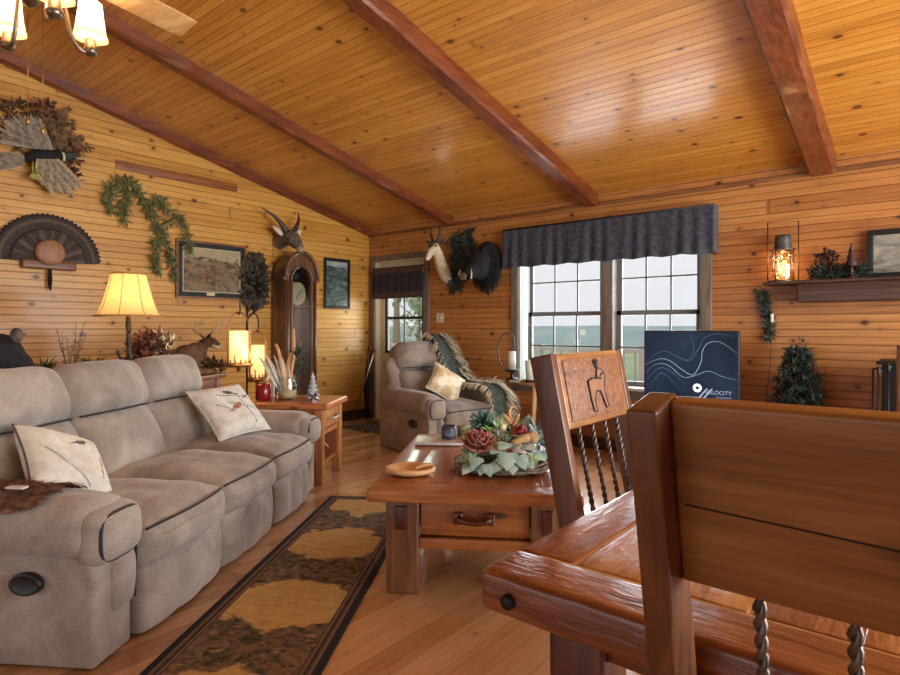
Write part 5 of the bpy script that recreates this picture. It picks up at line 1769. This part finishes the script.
ribbon([(.02, .48), (.12, .36), (.24, .30), (.36, .36), (.5, .42), (.6, .25), (.66, .1), (.8, .04), (.94, .08)], .0016, MT['swirl2'])
ribbon([(.0, .52), (.1, .45), (.2, .41), (.3, .44), (.42, .55), (.54, .62), (.62, .45), (.64, .28), (.7, .17), (.82, .16), (.98, .3)], .0024, MT['swirl'])
ribbon([(.03, .62), (.1, .52), (.2, .48), (.3, .52), (.44, .66), (.58, .62), (.7, .56), (.85, .63), (.98, .66)], .0019, MT['swirl'])
ribbon([(.04, .74), (.1, .62), (.2, .54), (.32, .60), (.46, .76)], .0016, MT['swirl2'])
ribbon([(.06, .86), (.12, .72), (.2, .62), (.3, .70), (.4, .86)], .0014, MT['swirl2'])
ribbon([(.5, .05), (.55, .2), (.52, .36), (.44, .44)], .0012, MT['swirl2'])
cx, cz_ = sx_(.585), sz_(.80)
mb = MB()
for k in range(36):
    a, b = 2 * pi * k / 36, 2 * pi * (k + 1) / 36
    r0, r1 = .013, .033
    mb.add([(cx + r * cos(q), -.0253, cz_ + r * sin(q)) for q in (a, b) for r in (r0, r1)], [(0, 1, 3, 2)])
mb.build('logo_ring', MT['logo'], scr)
for (u0, u1) in ((.575, .665), (.625, .715)):
    mb = MB(); mb.add([(sx_(u0), -.0253, sz_(.965)), (sx_(u0 + .022), -.0253, sz_(.965)), (sx_(u1 + .03), -.0253, sz_(.80)), (sx_(u1 + .012), -.0253, sz_(.80))], [(0, 1, 2, 3)]); mb.build('logo_slash', MT['swirl'], scr)


def text(name, body, size, x, z, mat, par, y=-.0256, shear=0.0):
    cu = bpy.data.curves.new(name, 'FONT'); cu.body = body; cu.size = size; cu.shear = shear; cu.extrude = .0002
    o = bpy.data.objects.new(name, cu); COL.objects.link(o)
    dg = bpy.context.evaluated_depsgraph_get()
    me = bpy.data.meshes.new_from_object(o.evaluated_get(dg)); bpy.data.objects.remove(o)
    o = bpy.data.objects.new(name, me); COL.objects.link(o); me.materials.clear(); me.materials.append(mat)
    o.parent = par; o.location = (x, y, z); o.rotation_euler = (RAD(90), 0, 0)
    return o


text('lettering', 'VELOCITY', .042, sx_(.66), sz_(.875), MT['swirl'], scr, shear=.15)
mb = MB(); ux = .775
for wd_ in (.012, .016, .010, .018, .013, .015, .011, .014):
    mb.add([(sx_(ux), -.0253, sz_(.925)), (sx_(ux + wd_), -.0253, sz_(.925)), (sx_(ux + wd_), -.0253, sz_(.903)), (sx_(ux), -.0253, sz_(.903))], [(0, 1, 2, 3)]); ux += wd_ + .006
mb.build('small_lettering', MT['swirl2'], scr)
mb = MB(); mb.rbox((0, .0, .011), (.30, .20, .022), .006); mb.rbox((0, .03, .06), (.10, .03, .12), .005); mb.build('stand', MT['blackp'], tv)

# ------------------------------------------------------------------ mantel and its display
MT['mantelw'] = wood('dark_mantel_wood', [(40, 22, 17), (66, 40, 30), (92, 60, 46)], ax=0, rough=.4, coat=.15, wear=.3)
dep = .21
mx0 = bw(797, 290, -dep).x; tx0 = bw(763, 280, -dep * .9).x; mx1 = 7.3
mz0, mz1 = bw(797, 302.5, -dep).z, bw(797, 281, -dep).z
mt = thing('mantel_shelf', 'dark wooden mantel shelf on the back wall at the right', 'mantel', ((mx0 + mx1) / 2, 0, 0), 0)
ox = (mx0 + mx1) / 2
mb = MB(); mb.rbox(((mx0 + mx1) / 2 - ox, -dep / 2, (mz0 + mz1) / 2 - .01), (mx1 - mx0, dep - .002, mz1 - mz0 - .02), .01, 2, (20, 2, 2), fn=worn(.003, 7)); mb.build('beam', MT['mantelw'], mt)
mb = MB(); mb.rbox(((tx0 + mx1) / 2 - ox, -dep / 2 - .008, mz1 - .008), (mx1 - tx0, dep + .014, .024), .006, 2); mb.build('top_board', MT['mantelw'], mt)
MZ = mz1 + .0045

lx = bw(783, 270, -.11).x
ln = thing('glass_lantern', 'glass lantern with glowing string lights on the left end of the mantel', 'lantern', (lx, -.11, MZ), RAD(20))
hgt = bw(783, 222, -.11).z - MZ
mb = MB(); mb.lathe([(0, 0), (.085, 0), (.088, .008), (.08, .016), (0, .016)], 28); mb.build('base', MT['pewter'], ln)
mb = MB(); mb.lathe([(.074, .016), (.078, .03), (.078, .215), (.07, .243), (.058, .255)], 28); mb.build('glass', glass('lantern_glass', .06, (255, 246, 226)), ln)
mb = MB(); mb.lathe([(.062, .251), (.066, .259), (.064, .265), (.058, .31), (.058, .355), (.05, .368), (0, .37)], 28); mb.build('cap', plain('zinc_cap', (86, 88, 84), .45, .2, metal=.6), ln)
mb = MB(); w_ = .108
mb.tube([(-w_, 0, .01), (-w_, 0, hgt), (w_, 0, hgt), (w_, 0, .01)], .005, 6); mb.tube([(-w_, 0, .01), (w_, 0, .01)], .005, 6)
for k in range(4): mb.tube([(.088 * cos(k * 1.57 + .78), .088 * sin(k * 1.57 + .78), .005), (.088 * cos(k * 1.57 + .78), .088 * sin(k * 1.57 + .78), .25)], .0035, 6)
mb.tube([(.09 * cos(a), .09 * sin(a), .25) for a in [2 * pi * i / 24 for i in range(25)]], .004, 6)
mb.build('wire_frame', MT['pewter'], ln)
mb = MB()
for k in range(22):
    a = k * 2.4; z = .03 + .19 * (k / 22); r_ = .055 * (.4 + .6 * ((k * 37) % 10) / 10)
    mb.ell((r_ * cos(a), r_ * sin(a), z), .0065, 8, 6)
mb.build('string_lights', glow('fairy_light_glow', (255, 224, 160), 4.0), ln)
LANM = V((lx, -.11, MZ + .12))

gx0, gx1 = bw(809, 275, -.12).x, bw(864, 275, -.12).x
ga = thing('mantel_garland', 'dark evergreen garland with dark blossoms lying on the mantel between lantern and frame', 'garland', ((gx0 + gx1) / 2, -.11, MZ), 0)
hg = (gx1 - gx0) / 2
path = smoothpts([(-hg, 0, .04), (-hg * .4, -.01, .06), (hg * .2, 0, .06), (hg, 0, .05)], 5)
mb = MB(); mb.tube(path, .01, 6); mb.build('stem', MT['twig'], ga)
mb = MB(); spray(mb, path, 620, .085, .014, .8, 2, .25, out=(0, -.5, .6), flatten=.7)
mb.v = [(x, y, max(z, .003)) for x, y, z in mb.v]
mb.build('needles', MT['greend'], ga)
mb = MB()
for (u, z) in ((-.55, .16), (-.3, .2), (-.35, .13), (-.12, .17), (-.62, .09)):
    clump(mb, (u * hg, -.02, z), (.03, .03, .03), 26, .035, .022)
    mb.tube([(u * hg, 0, .04), (u * hg, -.02, z)], .003, 5)
mb.build('dark_blossoms', plain('dark_red_brown_blossom', (54, 26, 24), .8, .3), ga)
fx = bw(853, 262, -.06).x
ft = thing('tree_finial', 'tiny dark red tree-shaped ornament standing in the mantel garland by the frame', 'ornament', (fx, -.165, MZ), 0)
mb = MB(); mb.lathe([(0, 0), (.03, 0), (.03, .01), (.012, .02), (.012, .09), (.048, .10), (.02, .15), (.032, .152), (.012, .2), (.02, .202), (.002, .26)], 16); mb.build('body', plain('dark_red_paint', (58, 24, 22), .5), ft)
px0 = bw(867, 250, -.05).x
pw_ = .54; phh = bw(867, 231, -.05).z - MZ
pf = picture('framed_sign', 'black-framed grey picture leaning on the mantel at the right edge', px0, px0 + pw_, MZ, MZ + phh, .035, .004,
             art('painting_grey_barn', [(.3, (84, 84, 78)), (.5, (126, 124, 114)), (.62, (150, 144, 128)), (.72, (196, 168, 116)), (.85, (206, 196, 170))], 14.0, 4, 12), outer=MT['blackf'], left=False)
pf.location.y = -.035; pf.rotation_euler = (RAD(-3.5), 0, 0)

# greenery hanging under the mantel end, white cord
p = bw(767, 310)
hgv = thing('hanging_greenery', 'dark evergreen strand hanging on the wall under the lantern end of the mantel', 'greenery', p, 0)
s = [loc(hgv, bw(x, y, -.03)) for x, y in ((763, 290), (764, 302), (768, 318), (770, 338))]
s = smoothpts(s, 5)
mb = MB(); mb.tube(s, .005, 6); mb.build('stem', MT['twig'], hgv)
mb = MB(); spray(mb, s, 300, .07, .016, .6, flatten=.35); mb.build('needles', MT['greend'], hgv)
cd = thing('lamp_cord', 'thin brown cord with a white inline switch hanging down the wall by the pine', 'cord', bw(771, 318), 0)
s = smoothpts([loc(cd, bw(x, y, -.09 if y < 300 else -.045)) for x, y in ((773, 284), (773, 300), (772, 318), (771, 345), (769, 375), (766, 400), (765, 430))], 5)
mb = MB(); mb.tube(s, .0035, 6); mb.build('wire', plain('brown_cord', (112, 72, 52), .6), cd)
q = loc(cd, bw(772, 318, -.05)); mb = MB(); mb.rbox(q, (.025, .02, .07), .008); mb.build('inline_switch', MT['white'], cd)

# small pine
pp = bw(797, 400, -.34); pp.z = 0
pi_ = thing('artificial_pine', 'small dark artificial pine tree standing against the back wall', 'tree', pp, 0)
mb = MB(); mb.lathe([(0, 0), (.12, 0), (.15, .03), (.16, .24), (.15, .25), (.14, .22), (0, .22)], 24); mb.build('pot', MT['plaque'], pi_)
mb = MB(); mb.tube([(0, 0, .2), (.01, 0, .6), (.03, 0, 1.05)], [.02, .014, .006], 8)
brs = []
for k in range(60):
    z = .34 + .70 * (k / 60); ln_ = lerp(.30, .06, ((z - .34) / .72) ** .8) * rf.uniform(.75, 1.1); a = k * 2.4
    b = V((.01, 0, z)); e = b + V((cos(a) * ln_, sin(a) * ln_ * .8, -.02 + ln_ * .25))
    mb.tube([b, e], [.006, .003], 5); brs.append((b, e))
mb.build('trunk', MT['twig'], pi_)
mb = MB()
for b, e in brs:
    spray(mb, [b, e], 90, .075, .011, .8, out=(0, 0, .5), t0=.1)
clump(mb, (.03, 0, 1.06), (.03, .03, .05), 40, .05, .008)
mb.build('needles', MT['greend'], pi_)

# stove
sx0 = bw(880, 380, -.62).x
so = thing('wood_stove', 'black cast-iron wood stove partly hidden behind the chairs at the right', 'stove', (sx0 + .36, -.42, 0), 0)
zt_ = bw(880, 361, -.62).z
mb = MB(); mb.rbox((0, 0, (.16 + zt_) / 2), (.70, .40, zt_ - .18), .012); mb.rbox((0, 0, zt_ - .012), (.76, .46, .024), .008); mb.build('body', MT['iron'], so)
d_ = MB().rbox((0, -.21, .52), (.50, .03, .46), .01).build('door', MT['iron'], so)
mb = MB(); mb.box(-.19, .19, -.229, -.226, .36, .68); mb.build('pane', plain('stove_glass', (20, 22, 28), .06), d_)
mb = MB(); mb.tube([(.22, -.24, .45), (.22, -.26, .52), (.22, -.24, .59)], .012, 8); mb.build('handle', MT['pewter'], d_)
for a in (-1, 1):
    for b in (-1, 1):
        mb = MB(); mb.tube([(a * .29, b * .15, .17), (a * .31, b * .17, .0)], [.03, .02], 8); mb.build('leg', MT['iron'], so)
fs0 = bw(873, 380, -.74)
tl = thing('fire_tool_stand', 'thin black fire-tool stand just left of the stove', 'fire tools', (fs0.x, -.74, 0), 0)
mb = MB(); mb.lathe([(0, 0), (.08, 0), (.08, .012), (0, .016)], 20); mb.tube([(0, 0, .01), (0, 0, .93)], .007, 8); mb.tube([(0, 0, .93), (.10, 0, .95)], .006, 6); mb.build('stand', MT['iron'], tl)
for z_, x in ((.9, .03), (.92, .08)):
    mb = MB(); mb.tube([(x, -.012, z_ + .02), (x, -.012, .12)], .005, 6); mb.ell((x, -.012, z_ + .02), (.012, .012, .03), 10, 8); mb.rbox((x, -.012, .13), (.04, .02, .08), .006); mb.build('tool', MT['iron'], tl)

# ------------------------------------------------------------------ things on the coffee table
def ct_at(px, py):
    d = (CAMZ - Hc) * FPX / (py - HY)
    q = pt(px, py, d); q.z = Hc + .006
    return q


CROT = RAD(32.9)
wd = thing('wooden_dish', 'pale oval wooden dish on the near left of the coffee table', 'dish', ct_at(411, 474), CROT + RAD(8))
mb = MB(); prof = [(0, .008), (.07, .010), (.094, .026), (.104, .032), (.115, .028), (.112, .012), (.085, .0), (0, 0)]
mb.lathe(prof, 40, M.Diagonal((1.08, .92, 1.0, 1)), wob=lambda a, z: 1 - .13 * max(0, cos(a - .35)) ** 10)
MT['dishw'] = wood('pale_dish_wood', [(190, 132, 80), (218, 166, 112), (234, 192, 142)], ax=0, rough=.45, scale=2)
mb.build('bowl', MT['dishw'], wd)
mb = MB(); mb.tube(smoothpts([(.10, .035, .030), (.05, .02, .028), (.02, .0, .02)], 5), taper(11, .012, .006), 8); mb.build('spout', MT['dishw'], wd)

mg = thing('magazine_pile', 'white-edged magazine pile at the far end of the coffee table', 'magazine', ct_at(440, 443), CROT + RAD(4))
MT['paper'] = plain('white_paper', (216, 212, 206), .6, .03)
mb = MB(); mb.rbox((0, 0, .008), (.29, .21, .016), .003, 1); mb.build('pages', MT['paper'], mg)
t = NT('magazine_cover'); s = t.obj()
t.p(col=t.ramp(t.noise(s, 9.0, 4, .6), [(.3, (88, 74, 64)), (.45, (176, 142, 100)), (.6, (196, 186, 172)), (.75, (96, 112, 128))]), rough=.3)
mb = MB(); mb.box(-.145, .145, -.105, .105, .0162, .0175); mb.build('cover', t.m, mg)
MGZ = .018
q = mg.location + V((.02, .06, MGZ)); 
tn = thing('candle_tin', 'dark blue-grey candle tin standing on the magazine pile', 'candle', q, 0)
mb = MB(); mb.lathe([(0, .0), (.044, .0), (.046, .004), (.046, .075), (.042, .078), (.04, .07), (0, .068)], 24); mb.build('tin', plain('blue_grey_tin', (46, 50, 66), .35, .3), tn)
mb = MB(); mb.lathe([(.0465, .018), (.0468, .02), (.0468, .055), (.0465, .057)], 24); mb.build('label_band', plain('slate_band', (84, 88, 108), .5, .3), tn)
q = ct_at(455, 440)
t2 = thing('small_green_tin', 'small olive tin right of the dark candle tin', 'tin', q + V((.03, .05, 0)), 0)
mb = MB(); mb.lathe([(0, .0), (.04, .0), (.04, .06), (.043, .062), (.043, .078), (0, .08)], 24); mb.build('tin', plain('olive_tin', (116, 112, 76), .45, .3), t2)

# centrepiece
cp = thing('succulent_centrepiece', 'centrepiece of succulents and ivy in a twig tray on the coffee table', 'floral arrangement', ct_at(503, 470), CROT)
MT['wick'] = two('grey_brown_twig', (92, 74, 58), (150, 130, 108), 40, .85, bump=.4)
mb = MB()
for k in range(9):
    rr = .205 + .018 * sin(k * 1.7); zz = .012 + .004 * k
    pts = [(rr * 1.05 * cos(a) + .008 * sin(a * 5 + k), rr * .72 * sin(a) + .008 * cos(a * 4 + k), zz + .006 * sin(a * 6 + k * 2)) for a in [2 * pi * i / 36 for i in range(37)]]
    mb.tube(pts, .006, 6)
mb.build('twig_tray', MT['wick'], cp)
MT['moss'] = two('dark_moss', (46, 36, 28), (84, 72, 48), 30, .95, bump=.6)
mb = MB(); mb.ell((0, 0, .03), (.20, .13, .05), 24, 12, fn=lambda q: V((q.x, q.y, max(.002, q.z + .012 * mnoise.noise(q * 25))))); mb.build('moss', MT['moss'], cp)


def rosette(c, rad, mat, rows=5, per=9, name='rosette', tilt=(0, -.5, .9), w=.5):
    mb = MB(); ax = V(tilt).normalized(); u = ax.orthogonal().normalized(); v_ = ax.cross(u)
    for r_ in range(rows):
        n = per - r_
        for k in range(n):
            a = 2 * pi * k / n + r_ * .5
            e = RAD(12 + r_ * 17)
            d = (u * cos(a) + v_ * sin(a)) * cos(e) + ax * sin(e)
            mb.leaf(V(c) + ax * .006 * r_, d, ax, rad * (1 - .12 * r_), rad * w, -.35, 0, 4)
    return mb.build(name, mat, cp, mods=[('SOLIDIFY', dict(thickness=.003))])


rosette((-.115, -.10, .125), .095, two('dusty_red_succulent', (132, 66, 62), (178, 116, 104), 20, .6, bump=.1), 6, 11, 'red_rosette')
MT['sage'] = two('sage_succulent', (110, 132, 116), (160, 178, 158), 18, .6, bump=.1)
MT['ivy'] = two('pale_blue_green_ivy', (134, 166, 154), (186, 208, 192), 14, .55, bump=.1)
MT['lime'] = two('pale_green_succulent', (150, 172, 116), (196, 204, 158), 18, .6, bump=.1)
rosette((-.155, -.11, .06), .05, MT['lime'], 4, 8, 'green_rosette'); rosette((.13, -.12, .06), .05, MT['lime'], 4, 8, 'green_rosette')
rosette((-.16, -.10, .10), .045, MT['sage'], 4, 8, 'green_rosette'); rosette((.02, -.03, .12), .06, MT['sage'], 4, 9, 'green_rosette')
rosette((.16, .05, .13), .06, MT['ivy'], 4, 9, 'green_rosette')
mb = MB(); c = V((-.10, .05, .21))
for k in range(170):
    d = V((rf.gauss(0, 1), rf.gauss(0, 1), rf.gauss(0, 1) + .3)).normalized(); mb.leaf(c, d, rv(), .085 * rf.uniform(.7, 1.1), .016, .2)
mb.tube([(-.10, .05, .05), c], .006, 6); mb.build('blue_thistle', two('blue_green_needle', (76, 112, 106), (128, 160, 150), 18, .7, bump=0), cp)


def ivy_leaf(mb, c, d, up, s):
    d = V(d).normalized(); up = V(up).normalized(); sd = d.cross(up).normalized(); up = sd.cross(d)
    o = [(0, 0), (.35, -.12), (.55, .18), (.38, .42), (.30, .62), (.0, 1.0), (-.30, .62), (-.38, .42), (-.55, .18), (-.35, -.12)]
    vs = [V(c) + up * .08 * s] + [V(c) + sd * x * s + d * y * s - up * (.22 * s * y * y + .1 * s * abs(x)) for x, y in o]
    vs[0] = V(c) + d * .3 * s + up * .05 * s
    mb.add(vs, [(0, i + 1, (i + 1) % 10 + 1) for i in range(10)], None, 0, True)


mb = MB()
for (x, y, z, dx, dy, dz, s) in ((-.12, -.15, .085, -.2, -1, -.35, .075), (-.07, -.17, .06, .3, -1, -.5, .075), (-.15, -.16, .05, -.5, -.9, -.3, .07), (.03, -.14, .11, -.1, -1, -.6, .10), (.08, -.15, .10, .5, -1, -.7, .08), (-.01, -.16, .07, -.5, -1, -.5, .07), (.02, -.10, .15, -.4, -1, -.1, .08), (.11, -.09, .14, .6, -.8, 0, .08), (.15, -.08, .10, .9, -.5, -.3, .07), (.20, -.02, .09, 1, -.3, -.3, .07), (.17, .02, .17, .7, .1, .4, .08), (.20, .05, .12, 1, .2, 0, .08), (-.02, .02, .18, -.2, -.4, .8, .07), (.1, .05, .2, .3, -.1, .9, .07), (-.05, -.05, .16, -.2, -.8, .5, .06), (-.09, -.17, .05, -.2, -1, -.4, .06), (.0, -.15, .09, .2, -1, -.4, .065), (.05, -.16, .07, 0, -1, -.6, .07), (.12, -.14, .08, .5, -1, -.5, .06), (-.03, -.13, .12, -.3, -1, .1, .065), (.07, -.11, .14, .1, -1, .2, .065), (-.18, -.08, .07, -1, -.6, -.2, .06), (.06, -.04, .17, .1, -.9, .4, .07)):
    ivy_leaf(mb, (x, y, z), (dx, dy, dz), (0, -.5, 1), s)
mb.build('ivy_leaves', MT['ivy'], cp)
mb = MB(); clump(mb, (.19, .02, .14), (.07, .07, .09), 120, .06, .022); mb.build('blue_grey_foliage', two('blue_grey_leaf', (96, 116, 120), (146, 162, 162), 18, .7, bump=0), cp)
mb = MB(); clump(mb, (-.03, .03, .17), (.05, .04, .06), 60, .06, .012); mb.build('bright_sprig', two('bright_green_sprig', (104, 150, 62), (150, 186, 100), 18, .7, bump=0), cp)
mb = MB()
for k in range(26):
    d = V((rf.gauss(0, 1), rf.gauss(0, 1), rf.gauss(0, 1))).normalized(); mb.ell(V((.085, -.02, .185)) + d * .028, .013, 8, 6)
mb.build('berry_cluster', two('dark_red_berry', (110, 26, 30), (160, 52, 50), 30, .35, bump=0), cp)
mb = MB()
for q in ([(.03, .03, .08), (.05, .03, .19), (.03, .04, .27), (.045, .04, .31)], [(.045, .03, .2), (.08, .02, .27)], [(.04, .03, .22), (.0, .03, .27)]):
    q = smoothpts(q, 4); mb.tube(q, taper(len(q), .014, .006), 7)
mb.build('antler_twig', wood('tan_twig', [(150, 106, 60), (186, 140, 86), (206, 166, 116)], ax=2, rough=.7), cp)
mb = MB(); mb.ell((-.0, -.02, .21), .018, 10, 8); mb.ell((.01, -.12, .10), .012, 10, 8); mb.build('white_buds', MT['creamleaf'], cp)
mb = MB(); mb.tube(smoothpts([(.02, -.08, .12), (.08, -.08, .16), (.14, -.06, .17)], 5), taper(11, .012, .026), 9); mb.ell((.145, -.06, .17), .03, 10, 8); mb.build('tan_pods', plain('tan_pod', (176, 138, 92), .7, .2), cp)

# ------------------------------------------------------------------ ceiling fan with light kit
hub = pt(30, 0, 2.2); hub.z = 0
cf = thing('ceiling_fan', 'ceiling fan with wooden blades and a four-arm bell-shade light kit', 'ceiling fan', (hub.x, hub.y, 2.30), YAW)
zc_ = cz(hub.y) - 2.30
mb = MB(); mb.lathe([(0, zc_ + .0), (.07, zc_ + .0), (.07, zc_ - .05), (.02, zc_ - .09)], 24); mb.build('canopy', MT['pewter'], cf)
mb = MB(); mb.tube([(0, 0, zc_ - .08), (0, 0, .52)], .013, 10); mb.build('downrod', MT['pewter'], cf)
mb = MB(); mb.lathe([(.02, .54), (.06, .52), (.10, .48), (.11, .42), (.10, .36), (.05, .32), (.04, .24), (.055, .2), (.05, .14), (.02, .1), (0, .09)], 32); mb.build('motor', MT['pewter'], cf)
MT['blade'] = wood('pale_blade_wood', [(150, 104, 58), (190, 142, 88), (214, 174, 120)], ax=0, rough=.35, coat=.2)
for k in range(4):
    a = RAD(61 + 90 * k); Mk = R('Z', 61 + 90 * k)
    bl = MB().rbox((.44, 0, .34), (.48, .135, .008), .003, 1, (6, 4, 1), Mk, fn=lambda o, q: (o.x, o.y * (.88 + .12 * q.x) if q.x < .98 else o.y * .86, o.z - .30 * o.y - .03)).build('blade', MT['blade'], cf)
    mb = MB(); mb.rbox((.16, 0, .34), (.16, .035, .012), .004, 1, mat=Mk); mb.build('blade_iron', MT['pewter'], bl)
MT['fshade'] = NT('opal_fan_shade'); t = MT['fshade']
tr = t.n('ShaderNodeBsdfTranslucent', {'Color': lin((240, 216, 168))}); df = t.n('ShaderNodeBsdfDiffuse', {'Color': lin((228, 208, 164))}); em = t.n('ShaderNodeEmission', {'Color': lin((255, 222, 150)), 'Strength': .28})
m1 = t.n('ShaderNodeMixShader'); t.set(m1.inputs[0], .5); t.set(m1.inputs[1], df.outputs[0]); t.set(m1.inputs[2], tr.outputs[0])
a1 = t.n('ShaderNodeAddShader'); t.set(a1.inputs[0], m1.outputs[0]); t.set(a1.inputs[1], em.outputs[0]); t.t.links.new(a1.outputs[0], t.out.inputs['Surface']); MT['fshade'] = t.m
BULBS = []
for a in (55, 145, 235, 325):
    Mk = R('Z', a); rr = .21
    mb = MB(); mb.tube(smoothpts([(.03, 0, .17), (.07, 0, .20), (.11, 0, .16), (.135, 0, .06), (.16, 0, .01), (.19, 0, -.002), (rr, 0, .01)], 5), .008, 8, Mk)
    arm = mb.build('arm', MT['pewter'], cf)
    mb = MB(); mb.lathe([(0, -.012), (.02, -.008), (.03, .008), (.022, .02), (.018, .055), (.0, .06)], 16, Mk @ T(rr, 0, .0)); mb.build('cup', MT['pewter'], arm)
    mb = MB(); bell(mb, .066, .042, .06, .20, 24, .04, 8); 
    mb.v = [tuple((Mk @ T(rr, 0, 0)) @ V(q)) for q in mb.v]
    mb.build('glass_shade', MT['fshade'], arm)
    mb = MB(); mb.ell((0, 0, .10), (.022, .022, .035), 12, 8, Mk @ T(rr, 0, 0)); mb.build('bulb', glow('fan_bulb_glow', (255, 232, 180), 3.0), arm)
    BULBS.append(V(cf.location) + R('Z', 39.4) @ (Mk @ V((rr, 0, .10))))
for (dx, dy, z1) in ((-.008, 0, -.33), (.034, .02, -.36)):
    mb = MB(); mb.tube([(dx, dy, .12), (dx, dy, z1)], .0016, 5); mb.ell((dx, dy, z1), (.007, .007, .016), 8, 6); mb.build('pull_chain', MT['brass'], cf)

E_PATIO_FILL, E_SIDE, E_BACK, E_DOOR, SKY, EXPO = 34, 470, 110, 30, 1.0, 0.05
E_FAN, E_LAMP, E_LAN, E_MAN = 9, 10, 1.6, 2.0

# ------------------------------------------------------------------ light and camera
def area(name, loc, rot, sx, sy, en, col=(1, 1, 1)):
    l = bpy.data.lights.new(name, 'AREA'); l.shape = 'RECTANGLE'; l.size = sx; l.size_y = sy; l.energy = en; l.color = col
    o = bpy.data.objects.new(name, l); COL.objects.link(o); o.location = loc; o.rotation_euler = rot
    return o


def point(name, loc, en, col, rad=.03):
    l = bpy.data.lights.new(name, 'POINT'); l.energy = en; l.color = col; l.shadow_soft_size = rad
    o = bpy.data.objects.new(name, l); COL.objects.link(o); o.location = loc
    return o


WARM = (1.0, .66, .32)
# fill through the added patio opening; daylight through the side and back windows
area('patio_fill', (4.1, REAR - .3, 1.2), (RAD(-90), 0, RAD(180)), 6.4, 2.1, E_PATIO_FILL, (.96, .98, 1.0))
area('daylight_side', (RIGHT + .3, -2.6, 1.14), (0, RAD(90), 0), 2.1, 4.0, E_SIDE, (.93, .97, 1.0))
area('daylight_back', ((WX0 + WX1) / 2, .45, 1.36), (RAD(-90), 0, 0), 1.9, 1.4, E_BACK, (.88, .94, 1.0))
area('daylight_door', (.6, .45, 1.36), (RAD(-90), 0, 0), .6, 1.0, E_DOOR, (.9, 1.0, .86))

for q in BULBS:
    point('fan_light', q + V((0, 0, .06)), E_FAN, (1.0, .78, .50), .03)
point('lamp_light', SOFA @ V((LX, 1.2, CZ + .61)), E_LAMP, WARM, .04)
for q in LAN:
    point('lantern_light', q + V((-FX * .16, -FY * .16, 0)), E_LAN, WARM, .05)
point('mantel_lantern_light', LANM, E_MAN, WARM, .05)

w = bpy.data.worlds.new('world'); SC.world = w; w.use_nodes = True
nt = w.node_tree
bg = nt.nodes['Background']
tc = nt.nodes.new('ShaderNodeTexCoord'); sp = nt.nodes.new('ShaderNodeSeparateXYZ'); nt.links.new(tc.outputs['Generated'], sp.inputs[0])
nz = nt.nodes.new('ShaderNodeTexNoise'); nz.inputs['Scale'].default_value = 3.0; nz.inputs['Detail'].default_value = 5
nt.links.new(tc.outputs['Generated'], nz.inputs['Vector'])
ad = nt.nodes.new('ShaderNodeMath'); ad.operation = 'MULTIPLY_ADD'; nt.links.new(nz.outputs['Fac'], ad.inputs[0]); ad.inputs[1].default_value = .25; nt.links.new(sp.outputs['Z'], ad.inputs[2])
rp = nt.nodes.new('ShaderNodeValToRGB'); nt.links.new(ad.outputs[0], rp.inputs[0])
rp.color_ramp.elements[0].position = .02; rp.color_ramp.elements[0].color = lin((222, 226, 232))
rp.color_ramp.elements[1].position = .5; rp.color_ramp.elements[1].color = lin((246, 246, 248))
nt.links.new(rp.outputs[0], bg.inputs['Color'])
bg.inputs['Strength'].default_value = SKY

cam = bpy.data.cameras.new('camera')
cam.sensor_width = 36.0; cam.lens = 36.0 * FPX / 900.0; cam.shift_y = -(337.5 - HY) / 900.0; cam.clip_start = .02; cam.clip_end = 3000
co = bpy.data.objects.new('camera', cam); COL.objects.link(co)
co.location = (CAMX, CAMY, CAMZ); co.rotation_euler = (RAD(90), 0, YAW)
SC.camera = co
SC.view_settings.view_transform = 'Standard'
SC.view_settings.look = 'None'
SC.view_settings.exposure = EXPO
SC.view_settings.gamma = 1.0
SC.view_settings.use_curve_mapping = False
